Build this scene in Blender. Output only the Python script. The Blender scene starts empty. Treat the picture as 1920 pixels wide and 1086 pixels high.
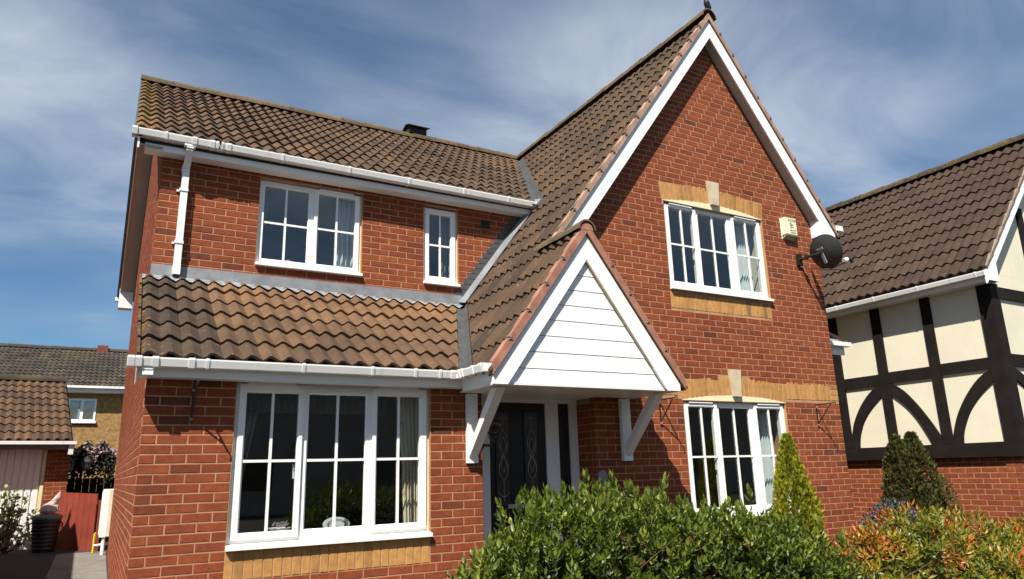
import bpy, bmesh, math, random
from mathutils import Vector, Matrix

R = math.radians
S = bpy.context.scene
COL = S.collection
rng = random.Random(7)

# ------------------------------------------------------------------ camera
F_PX, CX, CY = 1339.07, 960.0, 543.0
YAW, PITCH, ROLL = 0.5174, 0.2498, -0.0273
CAM = Vector((-0.257, -6.306, 1.446))
fwd = Vector((math.sin(YAW) * math.cos(PITCH), math.cos(YAW) * math.cos(PITCH), math.sin(PITCH)))
right = Vector((math.cos(YAW), -math.sin(YAW), 0))
up0 = right.cross(fwd)
rgt = math.cos(ROLL) * right + math.sin(ROLL) * up0
upv = -math.sin(ROLL) * right + math.cos(ROLL) * up0
cd = bpy.data.cameras.new('camera')
cd.sensor_width = 36.0
cd.lens = F_PX / 1920 * 36
cd.clip_start = 0.05
cd.clip_end = 2000
cam = bpy.data.objects.new('camera', cd)
cam.matrix_world = Matrix(((rgt.x, upv.x, -fwd.x, CAM.x), (rgt.y, upv.y, -fwd.y, CAM.y),
                           (rgt.z, upv.z, -fwd.z, CAM.z), (0, 0, 0, 1)))
COL.objects.link(cam)
S.camera = cam

# ------------------------------------------------------------------ sky, sun, exposure
TO_SUN = Vector((-0.446, -0.422, 0.789)).normalized()
EL = math.asin(TO_SUN.z)
AZ = math.atan2(TO_SUN.x, TO_SUN.y)
W = bpy.data.worlds.new('World')
S.world = W
W.use_nodes = True
nt = W.node_tree
nt.nodes.clear()
sky = nt.nodes.new('ShaderNodeTexSky')
sky.sky_type = 'NISHITA'
sky.sun_disc = False
sky.sun_elevation = EL
sky.sun_rotation = AZ
sky.air_density = 1.0
sky.dust_density = 0.0
sky.ozone_density = 2.0
bgn = nt.nodes.new('ShaderNodeBackground')
bgn.inputs[1].default_value = 0.055
outw = nt.nodes.new('ShaderNodeOutputWorld')
tc = nt.nodes.new('ShaderNodeTexCoord')
sep = nt.nodes.new('ShaderNodeSeparateXYZ')
nt.links.new(tc.outputs['Generated'], sep.inputs[0])


def wmath(op, a, b=None):
    n = nt.nodes.new('ShaderNodeMath')
    n.operation = op
    for i, v in enumerate((a, b)):
        if v is None:
            continue
        if isinstance(v, (int, float)):
            n.inputs[i].default_value = v
        else:
            nt.links.new(v, n.inputs[i])
    return n.outputs[0]


zc = wmath('ADD', wmath('MAXIMUM', sep.outputs[2], 0.0), 0.22)
px_ = wmath('DIVIDE', sep.outputs[0], zc)
py_ = wmath('DIVIDE', sep.outputs[1], zc)
cmb = nt.nodes.new('ShaderNodeCombineXYZ')
nt.links.new(px_, cmb.inputs[0])
nt.links.new(py_, cmb.inputs[1])


def wnoise(scale, loc, sc, rot, detail, rough, dist):
    m = nt.nodes.new('ShaderNodeMapping')
    m.inputs['Location'].default_value = loc
    m.inputs['Rotation'].default_value = (0, 0, rot)
    m.inputs['Scale'].default_value = sc
    nt.links.new(cmb.outputs[0], m.inputs[0])
    n = nt.nodes.new('ShaderNodeTexNoise')
    n.inputs['Scale'].default_value = scale
    n.inputs['Detail'].default_value = detail
    n.inputs['Roughness'].default_value = rough
    n.inputs['Distortion'].default_value = dist
    nt.links.new(m.outputs[0], n.inputs['Vector'])
    return n.outputs['Fac']


def wramp(x, a, b):
    n = nt.nodes.new('ShaderNodeMapRange')
    n.interpolation_type = 'SMOOTHSTEP'
    n.inputs[1].default_value = a
    n.inputs[2].default_value = b
    nt.links.new(x, n.inputs[0])
    return n.outputs[0]


big = wramp(wnoise(0.9, (9.6, 4.4, 0), (1, 1, 1), 0.0, 3.0, 0.5, 0.4), 0.30, 0.68)
streak = wramp(wnoise(2.6, (8.1, 7.7, 0), (0.65, 1.15, 1), 0.75, 6.0, 0.56, 0.55), 0.2, 0.85)
cl = wmath('MULTIPLY', wmath('ADD', wmath('MULTIPLY', streak, 0.95), 0.10), wmath('ADD', wmath('MULTIPLY', big, 0.95), 0.05))
hz = wramp(sep.outputs[2], 0.02, 0.30)
cl = wmath('MULTIPLY', cl, wmath('ADD', wmath('MULTIPLY', hz, 0.8), 0.2))
tint = nt.nodes.new('ShaderNodeMix')
tint.data_type = 'RGBA'
tint.blend_type = 'MULTIPLY'
tint.inputs[0].default_value = 1.0
tint.inputs[7].default_value = (0.62, 0.84, 0.98, 1)
nt.links.new(sky.outputs[0], tint.inputs[6])
mixc = nt.nodes.new('ShaderNodeMix')
mixc.data_type = 'RGBA'
mixc.inputs[7].default_value = (6.9, 7.7, 8.6, 1)
nt.links.new(cl, mixc.inputs[0])
nt.links.new(tint.outputs[2], mixc.inputs[6])
nt.links.new(mixc.outputs[2], bgn.inputs[0])
nt.links.new(bgn.outputs[0], outw.inputs[0])

sl = bpy.data.lights.new('sun', 'SUN')
sl.energy = 5.0
sl.angle = R(0.53)
sl.color = (1.0, 0.94, 0.84)
sun = bpy.data.objects.new('sun', sl)
sun.rotation_euler = TO_SUN.to_track_quat('Z', 'Y').to_euler()
sun.location = (-20, -20, 40)
COL.objects.link(sun)

S.view_settings.view_transform = 'Standard'
S.view_settings.look = 'None'
S.view_settings.exposure = 0.85
S.view_settings.gamma = 1.0
S.view_settings.use_curve_mapping = False
S.render.engine = 'CYCLES'
S.cycles.max_bounces = 8
S.cycles.transparent_max_bounces = 12


def scr(p):
    d = Vector(p) - CAM
    z = d.dot(fwd)
    if z < 0.1:
        return None
    return (CX + F_PX * d.dot(rgt) / z, CY - F_PX * d.dot(upv) / z)


def scr_area(pts):
    q = [scr(p) for p in pts]
    if any(c is None for c in q):
        return 0.0
    mx = sum(c[0] for c in q) / len(q)
    my = sum(c[1] for c in q) / len(q)
    if not (-5 < mx < 1925 and -5 < my < 1091):
        return 0.0
    a = 0
    for i in range(len(q)):
        a += q[i - 1][0] * q[i][1] - q[i][0] * q[i - 1][1]
    return abs(a) / 2


# ------------------------------------------------------------------ builders
WL = {}
ZERO = Vector((0, 0, 0))


class MB:
    def __init__(s):
        s.v, s.f, s.t = [], [], []

    def face(s, pts, t=0.5):
        b = len(s.v)
        s.v += [tuple(p) for p in pts]
        s.f.append(tuple(range(b, b + len(pts))))
        s.t.append(t)

    def add(s, vs, fs, t=0.5):
        b = len(s.v)
        s.v += [tuple(p) for p in vs]
        for f in fs:
            s.f.append(tuple(b + i for i in f))
            s.t.append(t)
        return s

    def box(s, x0, x1, y0, y1, z0, z1, t=0.5):
        if x0 > x1: x0, x1 = x1, x0
        if y0 > y1: y0, y1 = y1, y0
        if z0 > z1: z0, z1 = z1, z0
        vs = [(x0, y0, z0), (x1, y0, z0), (x1, y1, z0), (x0, y1, z0), (x0, y0, z1), (x1, y0, z1), (x1, y1, z1), (x0, y1, z1)]
        return s.add(vs, [(0, 3, 2, 1), (4, 5, 6, 7), (0, 1, 5, 4), (1, 2, 6, 5), (2, 3, 7, 6), (3, 0, 4, 7)], t)

    def prism(s, pts, vec, t=0.5):
        n = len(pts)
        vec = Vector(vec)
        a = [Vector(p) for p in pts]
        nrm = ZERO.copy()
        for i in range(n):
            nrm += a[i - 1].cross(a[i])
        if nrm.dot(vec) > 0:
            a.reverse()
        vs = a + [p + vec for p in a]
        fs = [tuple(range(n)), tuple(range(2 * n - 1, n - 1, -1))]
        for i in range(n):
            j = (i + 1) % n
            fs.append((j, i, n + i, n + j))
        return s.add(vs, fs, t)

    def xz(s, pts, y0, y1, t=0.5):
        return s.prism([(x, y0, z) for x, z in pts], (0, y1 - y0, 0), t)

    def yz(s, pts, x0, x1, t=0.5):
        return s.prism([(x0, y, z) for y, z in pts], (x1 - x0, 0, 0), t)

    def bar(s, a, b, w, h, ref=(0, 0, 1), t=0.5):
        a, b = Vector(a), Vector(b)
        d = (b - a).normalized()
        ref = Vector(ref)
        if abs(d.dot(ref)) > 0.99:
            ref = Vector((1, 0, 0))
        sx = d.cross(ref).normalized() * (w / 2)
        sy = sx.cross(d).normalized() * (h / 2)
        return s.prism([a + sx + sy, a - sx + sy, a - sx - sy, a + sx - sy], b - a, t)

    def tube(s, path, r, n=8, t=0.5, caps=True):
        path = [Vector(p) for p in path]
        rings = []
        ref = None
        for i, p in enumerate(path):
            d = (path[min(i + 1, len(path) - 1)] - path[max(i - 1, 0)]).normalized()
            if ref is None:
                ref = Vector((0, 0, 1)) if abs(d.z) < 0.9 else Vector((1, 0, 0))
            x = d.cross(ref).normalized()
            y = x.cross(d).normalized()
            ref = y
            rr = r[i] if isinstance(r, (list, tuple)) else r
            rings.append([p + x * rr * math.cos(2 * math.pi * k / n) + y * rr * math.sin(2 * math.pi * k / n) for k in range(n)])
        vs = [p for g in rings for p in g]
        fs = []
        for i in range(len(rings) - 1):
            for k in range(n):
                k2 = (k + 1) % n
                fs.append((i * n + k, i * n + k2, (i + 1) * n + k2, (i + 1) * n + k))
        if caps:
            fs.append(tuple(range(n - 1, -1, -1)))
            fs.append(tuple(range((len(rings) - 1) * n, len(rings) * n)))
        return s.add(vs, fs, t)

    def lathe(s, prof, c, n=16, t=0.5, axis=None):
        c = Vector(c)
        q = Vector((0, 0, 1)).rotation_difference(Vector(axis)) if axis is not None else None
        vs, fs = [], []
        for r_, z in prof:
            for k in range(n):
                a = 2 * math.pi * k / n
                p = Vector((r_ * math.cos(a), r_ * math.sin(a), z))
                if q is not None:
                    p = q @ p
                vs.append(c + p)
        for i in range(len(prof) - 1):
            for k in range(n):
                k2 = (k + 1) % n
                fs.append((i * n + k, i * n + k2, (i + 1) * n + k2, (i + 1) * n + k))
        return s.add(vs, fs, t)

    def mesh(s, name, mat, o=ZERO, smooth=False):
        m = bpy.data.meshes.new(name)
        m.from_pydata([(x - o[0], y - o[1], z - o[2]) for x, y, z in s.v], [], s.f)
        a = m.attributes.new('tone', 'FLOAT', 'FACE')
        a.data.foreach_set('value', s.t)
        m.materials.append(mat)
        if smooth:
            m.polygons.foreach_set('use_smooth', [True] * len(m.polygons))
        return m

    def build(s, name, mat, parent=None, origin=None, smooth=False):
        if parent is not None:
            o = WL[parent.name]
            ob = bpy.data.objects.new(name, s.mesh(name, mat, o, smooth))
            ob.parent = parent
        else:
            o = Vector(origin) if origin is not None else ZERO
            ob = bpy.data.objects.new(name, s.mesh(name, mat, o, smooth))
            ob.location = o
        COL.objects.link(ob)
        WL[ob.name] = Vector(o)
        return ob


def tag(o, label=None, cat=None, group=None, kind=None):
    if label: o['label'] = label
    if cat: o['category'] = cat
    if group: o['group'] = group
    if kind: o['kind'] = kind
    return o


def thing(name, label, cat, loc=(0, 0, 0), group=None, rotz=0.0, local=False):
    o = bpy.data.objects.new(name, None)
    o.empty_display_size = 0.1
    o.location = loc
    o.rotation_euler = (0, 0, rotz)
    COL.objects.link(o)
    tag(o, label, cat, group)
    WL[o.name] = ZERO.copy() if local else Vector(loc)
    return o


def inst(name, mesh, parent, loc, rot=None):
    o = bpy.data.objects.new(name, mesh)
    o.parent = parent
    o.location = Vector(loc) - WL[parent.name]
    if rot:
        o.rotation_euler = rot
    COL.objects.link(o)
    return o


# ------------------------------------------------------------------ materials
def new_mat(name):
    m = bpy.data.materials.new(name)
    m.use_nodes = True
    t = m.node_tree
    b = t.nodes['Principled BSDF']
    return m, t, b


def N(t, typ, **kw):
    n = t.nodes.new(typ)
    for k, v in kw.items():
        setattr(n, k, v)
    return n


def noise(t, scale, detail=4, rough=0.55, vec=None, mscale=None, dist=0.0, off=(0, 0, 0)):
    n = N(t, 'ShaderNodeTexNoise')
    n.inputs['Scale'].default_value = scale
    n.inputs['Detail'].default_value = detail
    n.inputs['Roughness'].default_value = rough
    n.inputs['Distortion'].default_value = dist
    if vec is None:
        vec = N(t, 'ShaderNodeNewGeometry').outputs['Position']
    mp = N(t, 'ShaderNodeMapping')
    mp.inputs['Scale'].default_value = mscale or (1, 1, 1)
    mp.inputs['Location'].default_value = off
    t.links.new(vec, mp.inputs[0])
    t.links.new(mp.outputs[0], n.inputs['Vector'])
    return n.outputs['Fac']


def ramp(t, fac, stops, interp='LINEAR'):
    r = N(t, 'ShaderNodeValToRGB')
    r.color_ramp.interpolation = interp
    e = r.color_ramp.elements
    while len(e) < len(stops):
        e.new(0.5)
    for i, (p, c) in enumerate(stops):
        e[i].position = p
        e[i].color = (*c, 1) if len(c) == 3 else c
    t.links.new(fac, r.inputs[0])
    return r.outputs[0]


def mrange(t, x, a, b, c=0.0, d=1.0, smooth=True):
    n = N(t, 'ShaderNodeMapRange')
    if smooth:
        n.interpolation_type = 'SMOOTHSTEP'
    for i, v in enumerate((a, b, c, d)):
        n.inputs[i + 1].default_value = v
    t.links.new(x, n.inputs[0])
    return n.outputs[0]


def mixc_(t, fac, a, b, mode='MIX'):
    m = N(t, 'ShaderNodeMix', data_type='RGBA', blend_type=mode)
    if isinstance(fac, (int, float)):
        m.inputs[0].default_value = fac
    else:
        t.links.new(fac, m.inputs[0])
    for i, c in ((6, a), (7, b)):
        if isinstance(c, tuple):
            m.inputs[i].default_value = (*c, 1)
        else:
            t.links.new(c, m.inputs[i])
    return m.outputs[2]


def mul(t, a, b, op='MULTIPLY'):
    n = N(t, 'ShaderNodeMath', operation=op)
    for i, v in enumerate((a, b)):
        if isinstance(v, (int, float)):
            n.inputs[i].default_value = v
        else:
            t.links.new(v, n.inputs[i])
    return n.outputs[0]


def bump(t, b, h, strength, dist):
    n = N(t, 'ShaderNodeBump')
    n.inputs['Strength'].default_value = strength
    n.inputs['Distance'].default_value = dist
    t.links.new(h, n.inputs['Height'])
    t.links.new(n.outputs[0], b.inputs['Normal'])


def tone_of(t):
    a = N(t, 'ShaderNodeAttribute', attribute_name='tone')
    return a.outputs['Fac']


def mat_brick(name, stops, pit=0.65, streakz=70):
    m, t, b = new_mat(name)
    c = ramp(t, tone_of(t), stops)
    n1 = noise(t, 14, 4, 0.6)
    c = mixc_(t, 1.0, c, ramp(t, n1, [(0.25, (0.74, 0.72, 0.72)), (0.75, (1.22, 1.2, 1.16))]), 'MULTIPLY')
    n2 = noise(t, 1.0, 5, 0.65, mscale=(26, 26, streakz), dist=0.4)
    dark = mrange(t, n2, 0.57, 0.68)
    c = mixc_(t, mul(t, dark, pit), c, (0.045, 0.018, 0.014))
    n3 = noise(t, 0.9, 4, 0.6)
    c = mixc_(t, 1.0, c, ramp(t, n3, [(0.3, (0.86, 0.85, 0.85)), (0.7, (1.1, 1.1, 1.1))]), 'MULTIPLY')
    t.links.new(c, b.inputs['Base Color'])
    b.inputs['Roughness'].default_value = 0.88
    b.inputs['Specular IOR Level'].default_value = 0.25
    bump(t, b, mul(t, mul(t, n2, -0.7), noise(t, 120, 3), 'ADD'), 0.6, 0.004)
    return m


def mat_rough(name, col, var=0.25, scale=8, rough=0.85, bscale=60, bstr=0.3, spec=0.3, fine=None):
    m, t, b = new_mat(name)
    n1 = noise(t, scale, 5, 0.6)
    lo = tuple(c * (1 - var) for c in col)
    hi = tuple(min(1, c * (1 + var)) for c in col)
    c = ramp(t, n1, [(0.28, lo), (0.72, hi)])
    if fine:
        c = mixc_(t, 1.0, c, ramp(t, noise(t, fine, 2, 0.5), [(0.3, (0.7, 0.7, 0.7)), (0.7, (1.25, 1.25, 1.25))]), 'MULTIPLY')
    t.links.new(c, b.inputs['Base Color'])
    b.inputs['Roughness'].default_value = rough
    b.inputs['Specular IOR Level'].default_value = spec
    if bstr:
        bump(t, b, noise(t, bscale, 4), bstr, 0.004)
    return m


RED = [(0.0, (0.080, 0.028, 0.021)), (0.14, (0.120, 0.034, 0.020)), (0.3, (0.182, 0.045, 0.019)), (0.6, (0.226, 0.055, 0.020)),
       (0.85, (0.250, 0.065, 0.023)), (1.0, (0.272, 0.078, 0.031))]
M_RED = mat_brick('red_brick', RED)
M_YEL = mat_brick('buff_brick', [(0, (0.17, 0.105, 0.05)), (0.2, (0.32, 0.17, 0.06)), (0.6, (0.44, 0.23, 0.075)), (1, (0.50, 0.27, 0.09))], 0.22, 30)
M_MORT = mat_rough('mortar', (0.385, 0.22, 0.122), 0.25, 5, 0.95, 150, 0.5)
M_SALM = mat_rough('verge_mortar', (0.31, 0.145, 0.10), 0.3, 7, 0.95, 90, 0.5)
M_STONE = mat_rough('cast_stone', (0.50, 0.42, 0.29), 0.15, 9, 0.9, 130, 0.3)
M_LEAD = mat_rough('lead', (0.20, 0.21, 0.225), 0.30, 5, 0.62, 30, 0.35, 0.5)
M_LEADD = mat_rough('weathered_lead', (0.055, 0.055, 0.055), 0.35, 6, 0.7, 40, 0.35, 0.4)
M_WHITE = mat_rough('white_upvc', (0.80, 0.80, 0.78), 0.045, 2.2, 0.32, 20, 0.03, 0.5)
def mat_grime(name, col, rough, amt):
    m, t, b = new_mat(name)
    c = ramp(t, noise(t, 1.6, 5, 0.6), [(0.3, tuple(x * 0.93 for x in col)), (0.7, tuple(min(1, x * 1.05) for x in col))])
    st = mrange(t, noise(t, 1.0, 5, 0.65, mscale=(16, 16, 2.2)), 0.56, 0.78)
    c = mixc_(t, mul(t, st, amt), c, (0.36, 0.34, 0.28))
    sp = mrange(t, noise(t, 60, 2, 0.5), 0.72, 0.76)
    c = mixc_(t, mul(t, sp, amt), c, (0.2, 0.19, 0.16))
    t.links.new(c, b.inputs['Base Color'])
    b.inputs['Roughness'].default_value = rough
    b.inputs['Specular IOR Level'].default_value = 0.45
    bump(t, b, noise(t, 3.0, 3), 0.05, 0.02)
    return m


M_WBOARD = mat_grime('white_board', (0.81, 0.81, 0.79), 0.42, 0.35)
M_REND = mat_grime('cream_render', (0.66, 0.615, 0.475), 0.9, 0.25)
M_SOFF = mat_rough('shade_toned_soffit', (0.46, 0.42, 0.365), 0.1, 3, 0.7, 40, 0.1)  # white soffit boards, colour darkened to put their shade into it
M_GUT = mat_grime('white_gutter', (0.77, 0.77, 0.75), 0.38, 0.5)
M_CREAM = mat_rough('cream_panel', (0.74, 0.66, 0.42), 0.08, 3, 0.6, 40, 0.1)
M_TIMB = mat_rough('black_timber', (0.0105, 0.0078, 0.0062), 0.45, 5, 0.8, 40, 0.4, 0.2)
M_DARK = mat_rough('roof_underlay', (0.03, 0.026, 0.023), 0.2, 5, 0.9, 40, 0.1)
M_ROOM = mat_rough('room_plaster', (0.32, 0.30, 0.26), 0.08, 2, 0.9, 40, 0.05)
M_BLACK = mat_rough('black_iron', (0.012, 0.012, 0.012), 0.3, 20, 0.5, 60, 0.2, 0.4)
M_DOOR = mat_rough('black_door', (0.006, 0.007, 0.007), 0.2, 5, 0.3, 30, 0.05, 0.4)
M_CHROME, _t, _b = new_mat('chrome')
_b.inputs['Base Color'].default_value = (0.6, 0.62, 0.65, 1)
_b.inputs['Metallic'].default_value = 1.0
_b.inputs['Roughness'].default_value = 0.25
M_LEADCAME = mat_rough('lead_came', (0.33, 0.33, 0.31), 0.1, 30, 0.5, 60, 0.05)
M_CLIP = mat_rough('verge_clip', (0.20, 0.175, 0.15), 0.2, 40, 0.5, 60, 0.1)
M_DISH = mat_rough('dish_paint', (0.030, 0.033, 0.032), 0.25, 9, 0.5, 60, 0.1, 0.4)
M_ALARM = mat_rough('alarm_plastic', (0.74, 0.70, 0.50), 0.05, 8, 0.45, 60, 0.02)
M_INK = mat_rough('dark_lettering', (0.02, 0.035, 0.03), 0.1, 8, 0.6, 60, 0.0)
M_FABW = mat_rough('white_net', (0.62, 0.66, 0.68), 0.08, 10, 0.9, 60, 0.1)
M_FABG = mat_rough('grey_net', (0.20, 0.20, 0.19), 0.2, 14, 0.9, 60, 0.1)
M_FABL = mat_rough('lace', (0.10, 0.088, 0.075), 0.3, 40, 0.9, 60, 0.1)


def mat_curtain():
    m, t, b = new_mat('patterned_curtain')
    n = noise(t, 9, 3, 0.5)
    c = ramp(t, n, [(0.40, (0.78, 0.73, 0.62)), (0.64, (0.74, 0.66, 0.50)), (0.74, (0.50, 0.20, 0.09))])
    t.links.new(c, b.inputs['Base Color'])
    b.inputs['Roughness'].default_value = 0.9
    return m


M_CURT = mat_curtain()


def mat_glass(name, tintc, boost=1.0, rough=0.0):
    m, t, b = new_mat(name)
    t.nodes.remove(b)
    out = t.nodes['Material Output']
    fr = N(t, 'ShaderNodeFresnel')
    fr.inputs[0].default_value = 1.5
    tr = N(t, 'ShaderNodeBsdfTransparent')
    tr.inputs[0].default_value = (*tintc, 1)
    gl = N(t, 'ShaderNodeBsdfGlossy')
    gl.inputs['Roughness'].default_value = rough
    gl.inputs[0].default_value = (0.96, 0.95, 0.90, 1)
    mx = N(t, 'ShaderNodeMixShader')
    t.nodes.remove(fr)
    lw = N(t, 'ShaderNodeLayerWeight')
    lw.inputs[0].default_value = 0.5
    fac = mul(t, mul(t, mul(t, lw.outputs['Facing'], 4.0, 'POWER'), 0.85), 0.045 * boost, 'ADD')
    t.links.new(fac, mx.inputs[0])
    t.links.new(tr.outputs[0], mx.inputs[1])
    t.links.new(gl.outputs[0], mx.inputs[2])
    bp = N(t, 'ShaderNodeBump')
    bp.inputs['Strength'].default_value = 0.08
    bp.inputs['Distance'].default_value = 0.004
    t.links.new(noise(t, 2.2, 1), bp.inputs['Height'])
    t.links.new(bp.outputs[0], gl.inputs['Normal'])
    t.links.new(mx.outputs[0], out.inputs[0])
    return m


M_GLASS = mat_glass('window_glass', (0.78, 0.83, 0.81), 2.9)
M_OBSC = mat_rough('obscured_glass', (0.022, 0.021, 0.018), 0.35, 25, 0.25, 60, 0.6, 0.5)
M_DGLASS = mat_rough('door_glass', (0.035, 0.027, 0.023), 0.4, 6, 0.2, 45, 0.3, 0.5)


def mat_tile(name, stops, moss=None, speck=0.5):
    m, t, b = new_mat(name)
    c = ramp(t, tone_of(t), stops)
    n1 = noise(t, 5.0, 5, 0.65)
    c = mixc_(t, 1.0, c, ramp(t, n1, [(0.25, (0.74, 0.74, 0.77)), (0.75, (1.22, 1.18, 1.12))]), 'MULTIPLY')
    n2 = noise(t, 1.2, 4, 0.6)
    c = mixc_(t, 1.0, c, ramp(t, n2, [(0.3, (0.82, 0.82, 0.85)), (0.7, (1.14, 1.12, 1.08))]), 'MULTIPLY')
    sp = mrange(t, noise(t, 38, 3, 0.5), 0.70, 0.76)
    c = mixc_(t, mul(t, sp, speck), c, (0.34, 0.31, 0.25))
    if moss:
        geo = N(t, 'ShaderNodeNewGeometry')
        sx = N(t, 'ShaderNodeSeparateXYZ')
        t.links.new(geo.outputs['Position'], sx.inputs[0])
        e = mrange(t, sx.outputs[0], moss[0], moss[1], 0.0, 1.0)
        ln = mrange(t, mul(t, noise(t, 16, 4, 0.6), mul(t, e, 0.22), 'ADD'), 0.64, 0.72)
        c = mixc_(t, mul(t, ln, moss[2]), c, (0.30, 0.17, 0.02))
    t.links.new(c, b.inputs['Base Color'])
    b.inputs['Roughness'].default_value = 0.93
    b.inputs['Specular IOR Level'].default_value = 0.2
    bump(t, b, noise(t, 90, 4, 0.6), 0.5, 0.005)
    return m


TST = [(0.0, (0.036, 0.028, 0.023)), (0.3, (0.066, 0.045, 0.031)), (0.6, (0.100, 0.062, 0.038)), (1.0, (0.158, 0.092, 0.049))]
M_TILE = mat_tile('concrete_tile', TST, moss=(0.22, -0.32, 0.4))
M_RIDGE = mat_tile('ridge_tile', [(0, (0.055, 0.046, 0.036)), (0.5, (0.082, 0.066, 0.048)), (1, (0.115, 0.088, 0.06))], moss=(30, 20, 0.16), speck=0.9)
M_NTILE = mat_tile('neighbour_tile', [(0, (0.036, 0.026, 0.021)), (0.5, (0.056, 0.037, 0.028)), (1, (0.074, 0.049, 0.036))], speck=0.25)
M_NRIDGE = mat_tile('neighbour_ridge', [(0, (0.035, 0.03, 0.025)), (0.5, (0.05, 0.042, 0.03)), (1, (0.08, 0.06, 0.03))], moss=(9.0, 16.0, 0.2), speck=0.4)
M_GTILE = mat_tile('garage_tile', [(0, (0.055, 0.038, 0.028)), (0.5, (0.095, 0.058, 0.036)), (1, (0.15, 0.082, 0.045))], speck=0.3)
M_FTILE = mat_tile('far_tile', [(0, (0.04, 0.035, 0.03)), (0.5, (0.062, 0.052, 0.04)), (1, (0.085, 0.068, 0.048))], speck=0.3)


def mat_leaf(name, stops, rough=0.42, trans=0.35, spec=0.5):
    m, t, b = new_mat(name)
    c = ramp(t, tone_of(t), stops)
    c = mixc_(t, 1.0, c, ramp(t, noise(t, 30, 2), [(0.3, (0.8, 0.82, 0.8)), (0.7, (1.2, 1.18, 1.15))]), 'MULTIPLY')
    t.links.new(c, b.inputs['Base Color'])
    b.inputs['Roughness'].default_value = rough
    b.inputs['Specular IOR Level'].default_value = spec
    tl = N(t, 'ShaderNodeBsdfTranslucent')
    t.links.new(mixc_(t, 1.0, c, (1.3, 1.5, 0.6), 'MULTIPLY'), tl.inputs[0])
    mx = N(t, 'ShaderNodeMixShader')
    mx.inputs[0].default_value = trans
    t.links.new(b.outputs[0], mx.inputs[1])
    t.links.new(tl.outputs[0], mx.inputs[2])
    t.links.new(mx.outputs[0], t.nodes['Material Output'].inputs[0])
    return m


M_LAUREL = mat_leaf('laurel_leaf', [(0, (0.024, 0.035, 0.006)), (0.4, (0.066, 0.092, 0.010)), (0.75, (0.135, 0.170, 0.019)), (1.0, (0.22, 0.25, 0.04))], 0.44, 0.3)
M_PIERIS = mat_leaf('pieris_leaf', [(0, (0.045, 0.065, 0.010)), (0.3, (0.12, 0.145, 0.016)), (0.6, (0.24, 0.22, 0.024)), (0.74, (0.34, 0.17, 0.022)), (1.0, (0.38, 0.085, 0.016))], 0.4, 0.3)
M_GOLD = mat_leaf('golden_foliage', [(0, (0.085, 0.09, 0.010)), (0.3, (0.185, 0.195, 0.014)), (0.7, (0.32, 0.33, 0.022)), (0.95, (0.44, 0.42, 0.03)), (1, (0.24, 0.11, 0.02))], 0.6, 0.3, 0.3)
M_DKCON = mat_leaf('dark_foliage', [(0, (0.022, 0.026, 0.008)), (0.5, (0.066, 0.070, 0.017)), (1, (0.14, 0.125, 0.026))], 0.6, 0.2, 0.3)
M_BLUE = mat_leaf('blue_foliage', [(0, (0.014, 0.026, 0.022)), (0.5, (0.03, 0.05, 0.05)), (1, (0.085, 0.10, 0.19))], 0.6, 0.2, 0.3)
M_PINK = mat_leaf('blossom', [(0, (0.016, 0.02, 0.012)), (0.4, (0.03, 0.035, 0.018)), (0.6, (0.27, 0.18, 0.20)), (1, (0.46, 0.34, 0.37))], 0.7, 0.2, 0.2)
M_VARI = mat_leaf('variegated_leaf', [(0, (0.06, 0.08, 0.03)), (0.4, (0.13, 0.15, 0.05)), (0.7, (0.34, 0.35, 0.24)), (1, (0.52, 0.51, 0.42))], 0.5, 0.25, 0.4)
M_TWIG = mat_rough('twig', (0.07, 0.045, 0.028), 0.3, 20, 0.9, 60, 0.2)

# ------------------------------------------------------------------ ground
G = MB()
prof = [(-300, 0), (-40, 0), (-8, 0), (-2, 0.0), (1, 0.05), (5, 0.18), (9.3, 0.30), (14, 0.33), (30, 0.35), (400, 0.35)]


def ground_z(y):
    for (a, za), (b, zb) in zip(prof, prof[1:]):
        if a <= y <= b:
            return za + (zb - za) * (y - a) / (b - a)
    return 0


for (a, za), (b, zb) in zip(prof, prof[1:]):
    G.face([(-300, a, za), (300, a, za), (300, b, zb), (-300, b, zb)])
M_GROUND = mat_rough('asphalt', (0.036, 0.035, 0.034), 0.3, 2.0, 0.95, 140, 0.5, fine=160)
tag(G.build('ground', M_GROUND), kind='structure')
PTH = MB()
for y0, y1 in ((-3.0, 1), (1, 5), (5, 8.75)):
    PTH.face([(-0.75, y0, ground_z(y0) + 0.006), (-0.02, y0, ground_z(y0) + 0.006), (-0.02, y1, ground_z(y1) + 0.006), (-0.75, y1, ground_z(y1) + 0.006)])
M_CONC = mat_rough('concrete_path', (0.17, 0.16, 0.14), 0.25, 3, 0.95, 90, 0.4, fine=70)
tag(PTH.build('path', M_CONC), kind='structure')
SOIL = MB()
SOIL.face([(1.2, -3.2, 0.008), (9.9, -3.2, 0.008), (9.9, 0.0, 0.034), (1.2, 0.0, 0.034)])
tag(SOIL.build('garden_soil', mat_rough('soil', (0.05, 0.034, 0.022), 0.4, 6, 1.0, 40, 0.8)), kind='structure')

# ------------------------------------------------------------------ the brick house
H = thing('detached_house', 'red brick house with steep front gable, white bargeboards and brown pantile roofs', 'house', (0, 0, 0))


def zoff_brick(vs, fr):
    return [fr[0] + fr[1] * a + fr[2] * b + fr[3] * c for a, b, c in vs]


FR_FRONT = lambda y: (Vector((0, y, 0)), Vector((1, 0, 0)), Vector((0, 1, 0)), Vector((0, 0, 1)))
FR_LEFT = lambda x: (Vector((x, 0, 0)), Vector((0, 1, 0)), Vector((1, 0, 0)), Vector((0, 0, 1)))   # faces -x, u runs along +y


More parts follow.
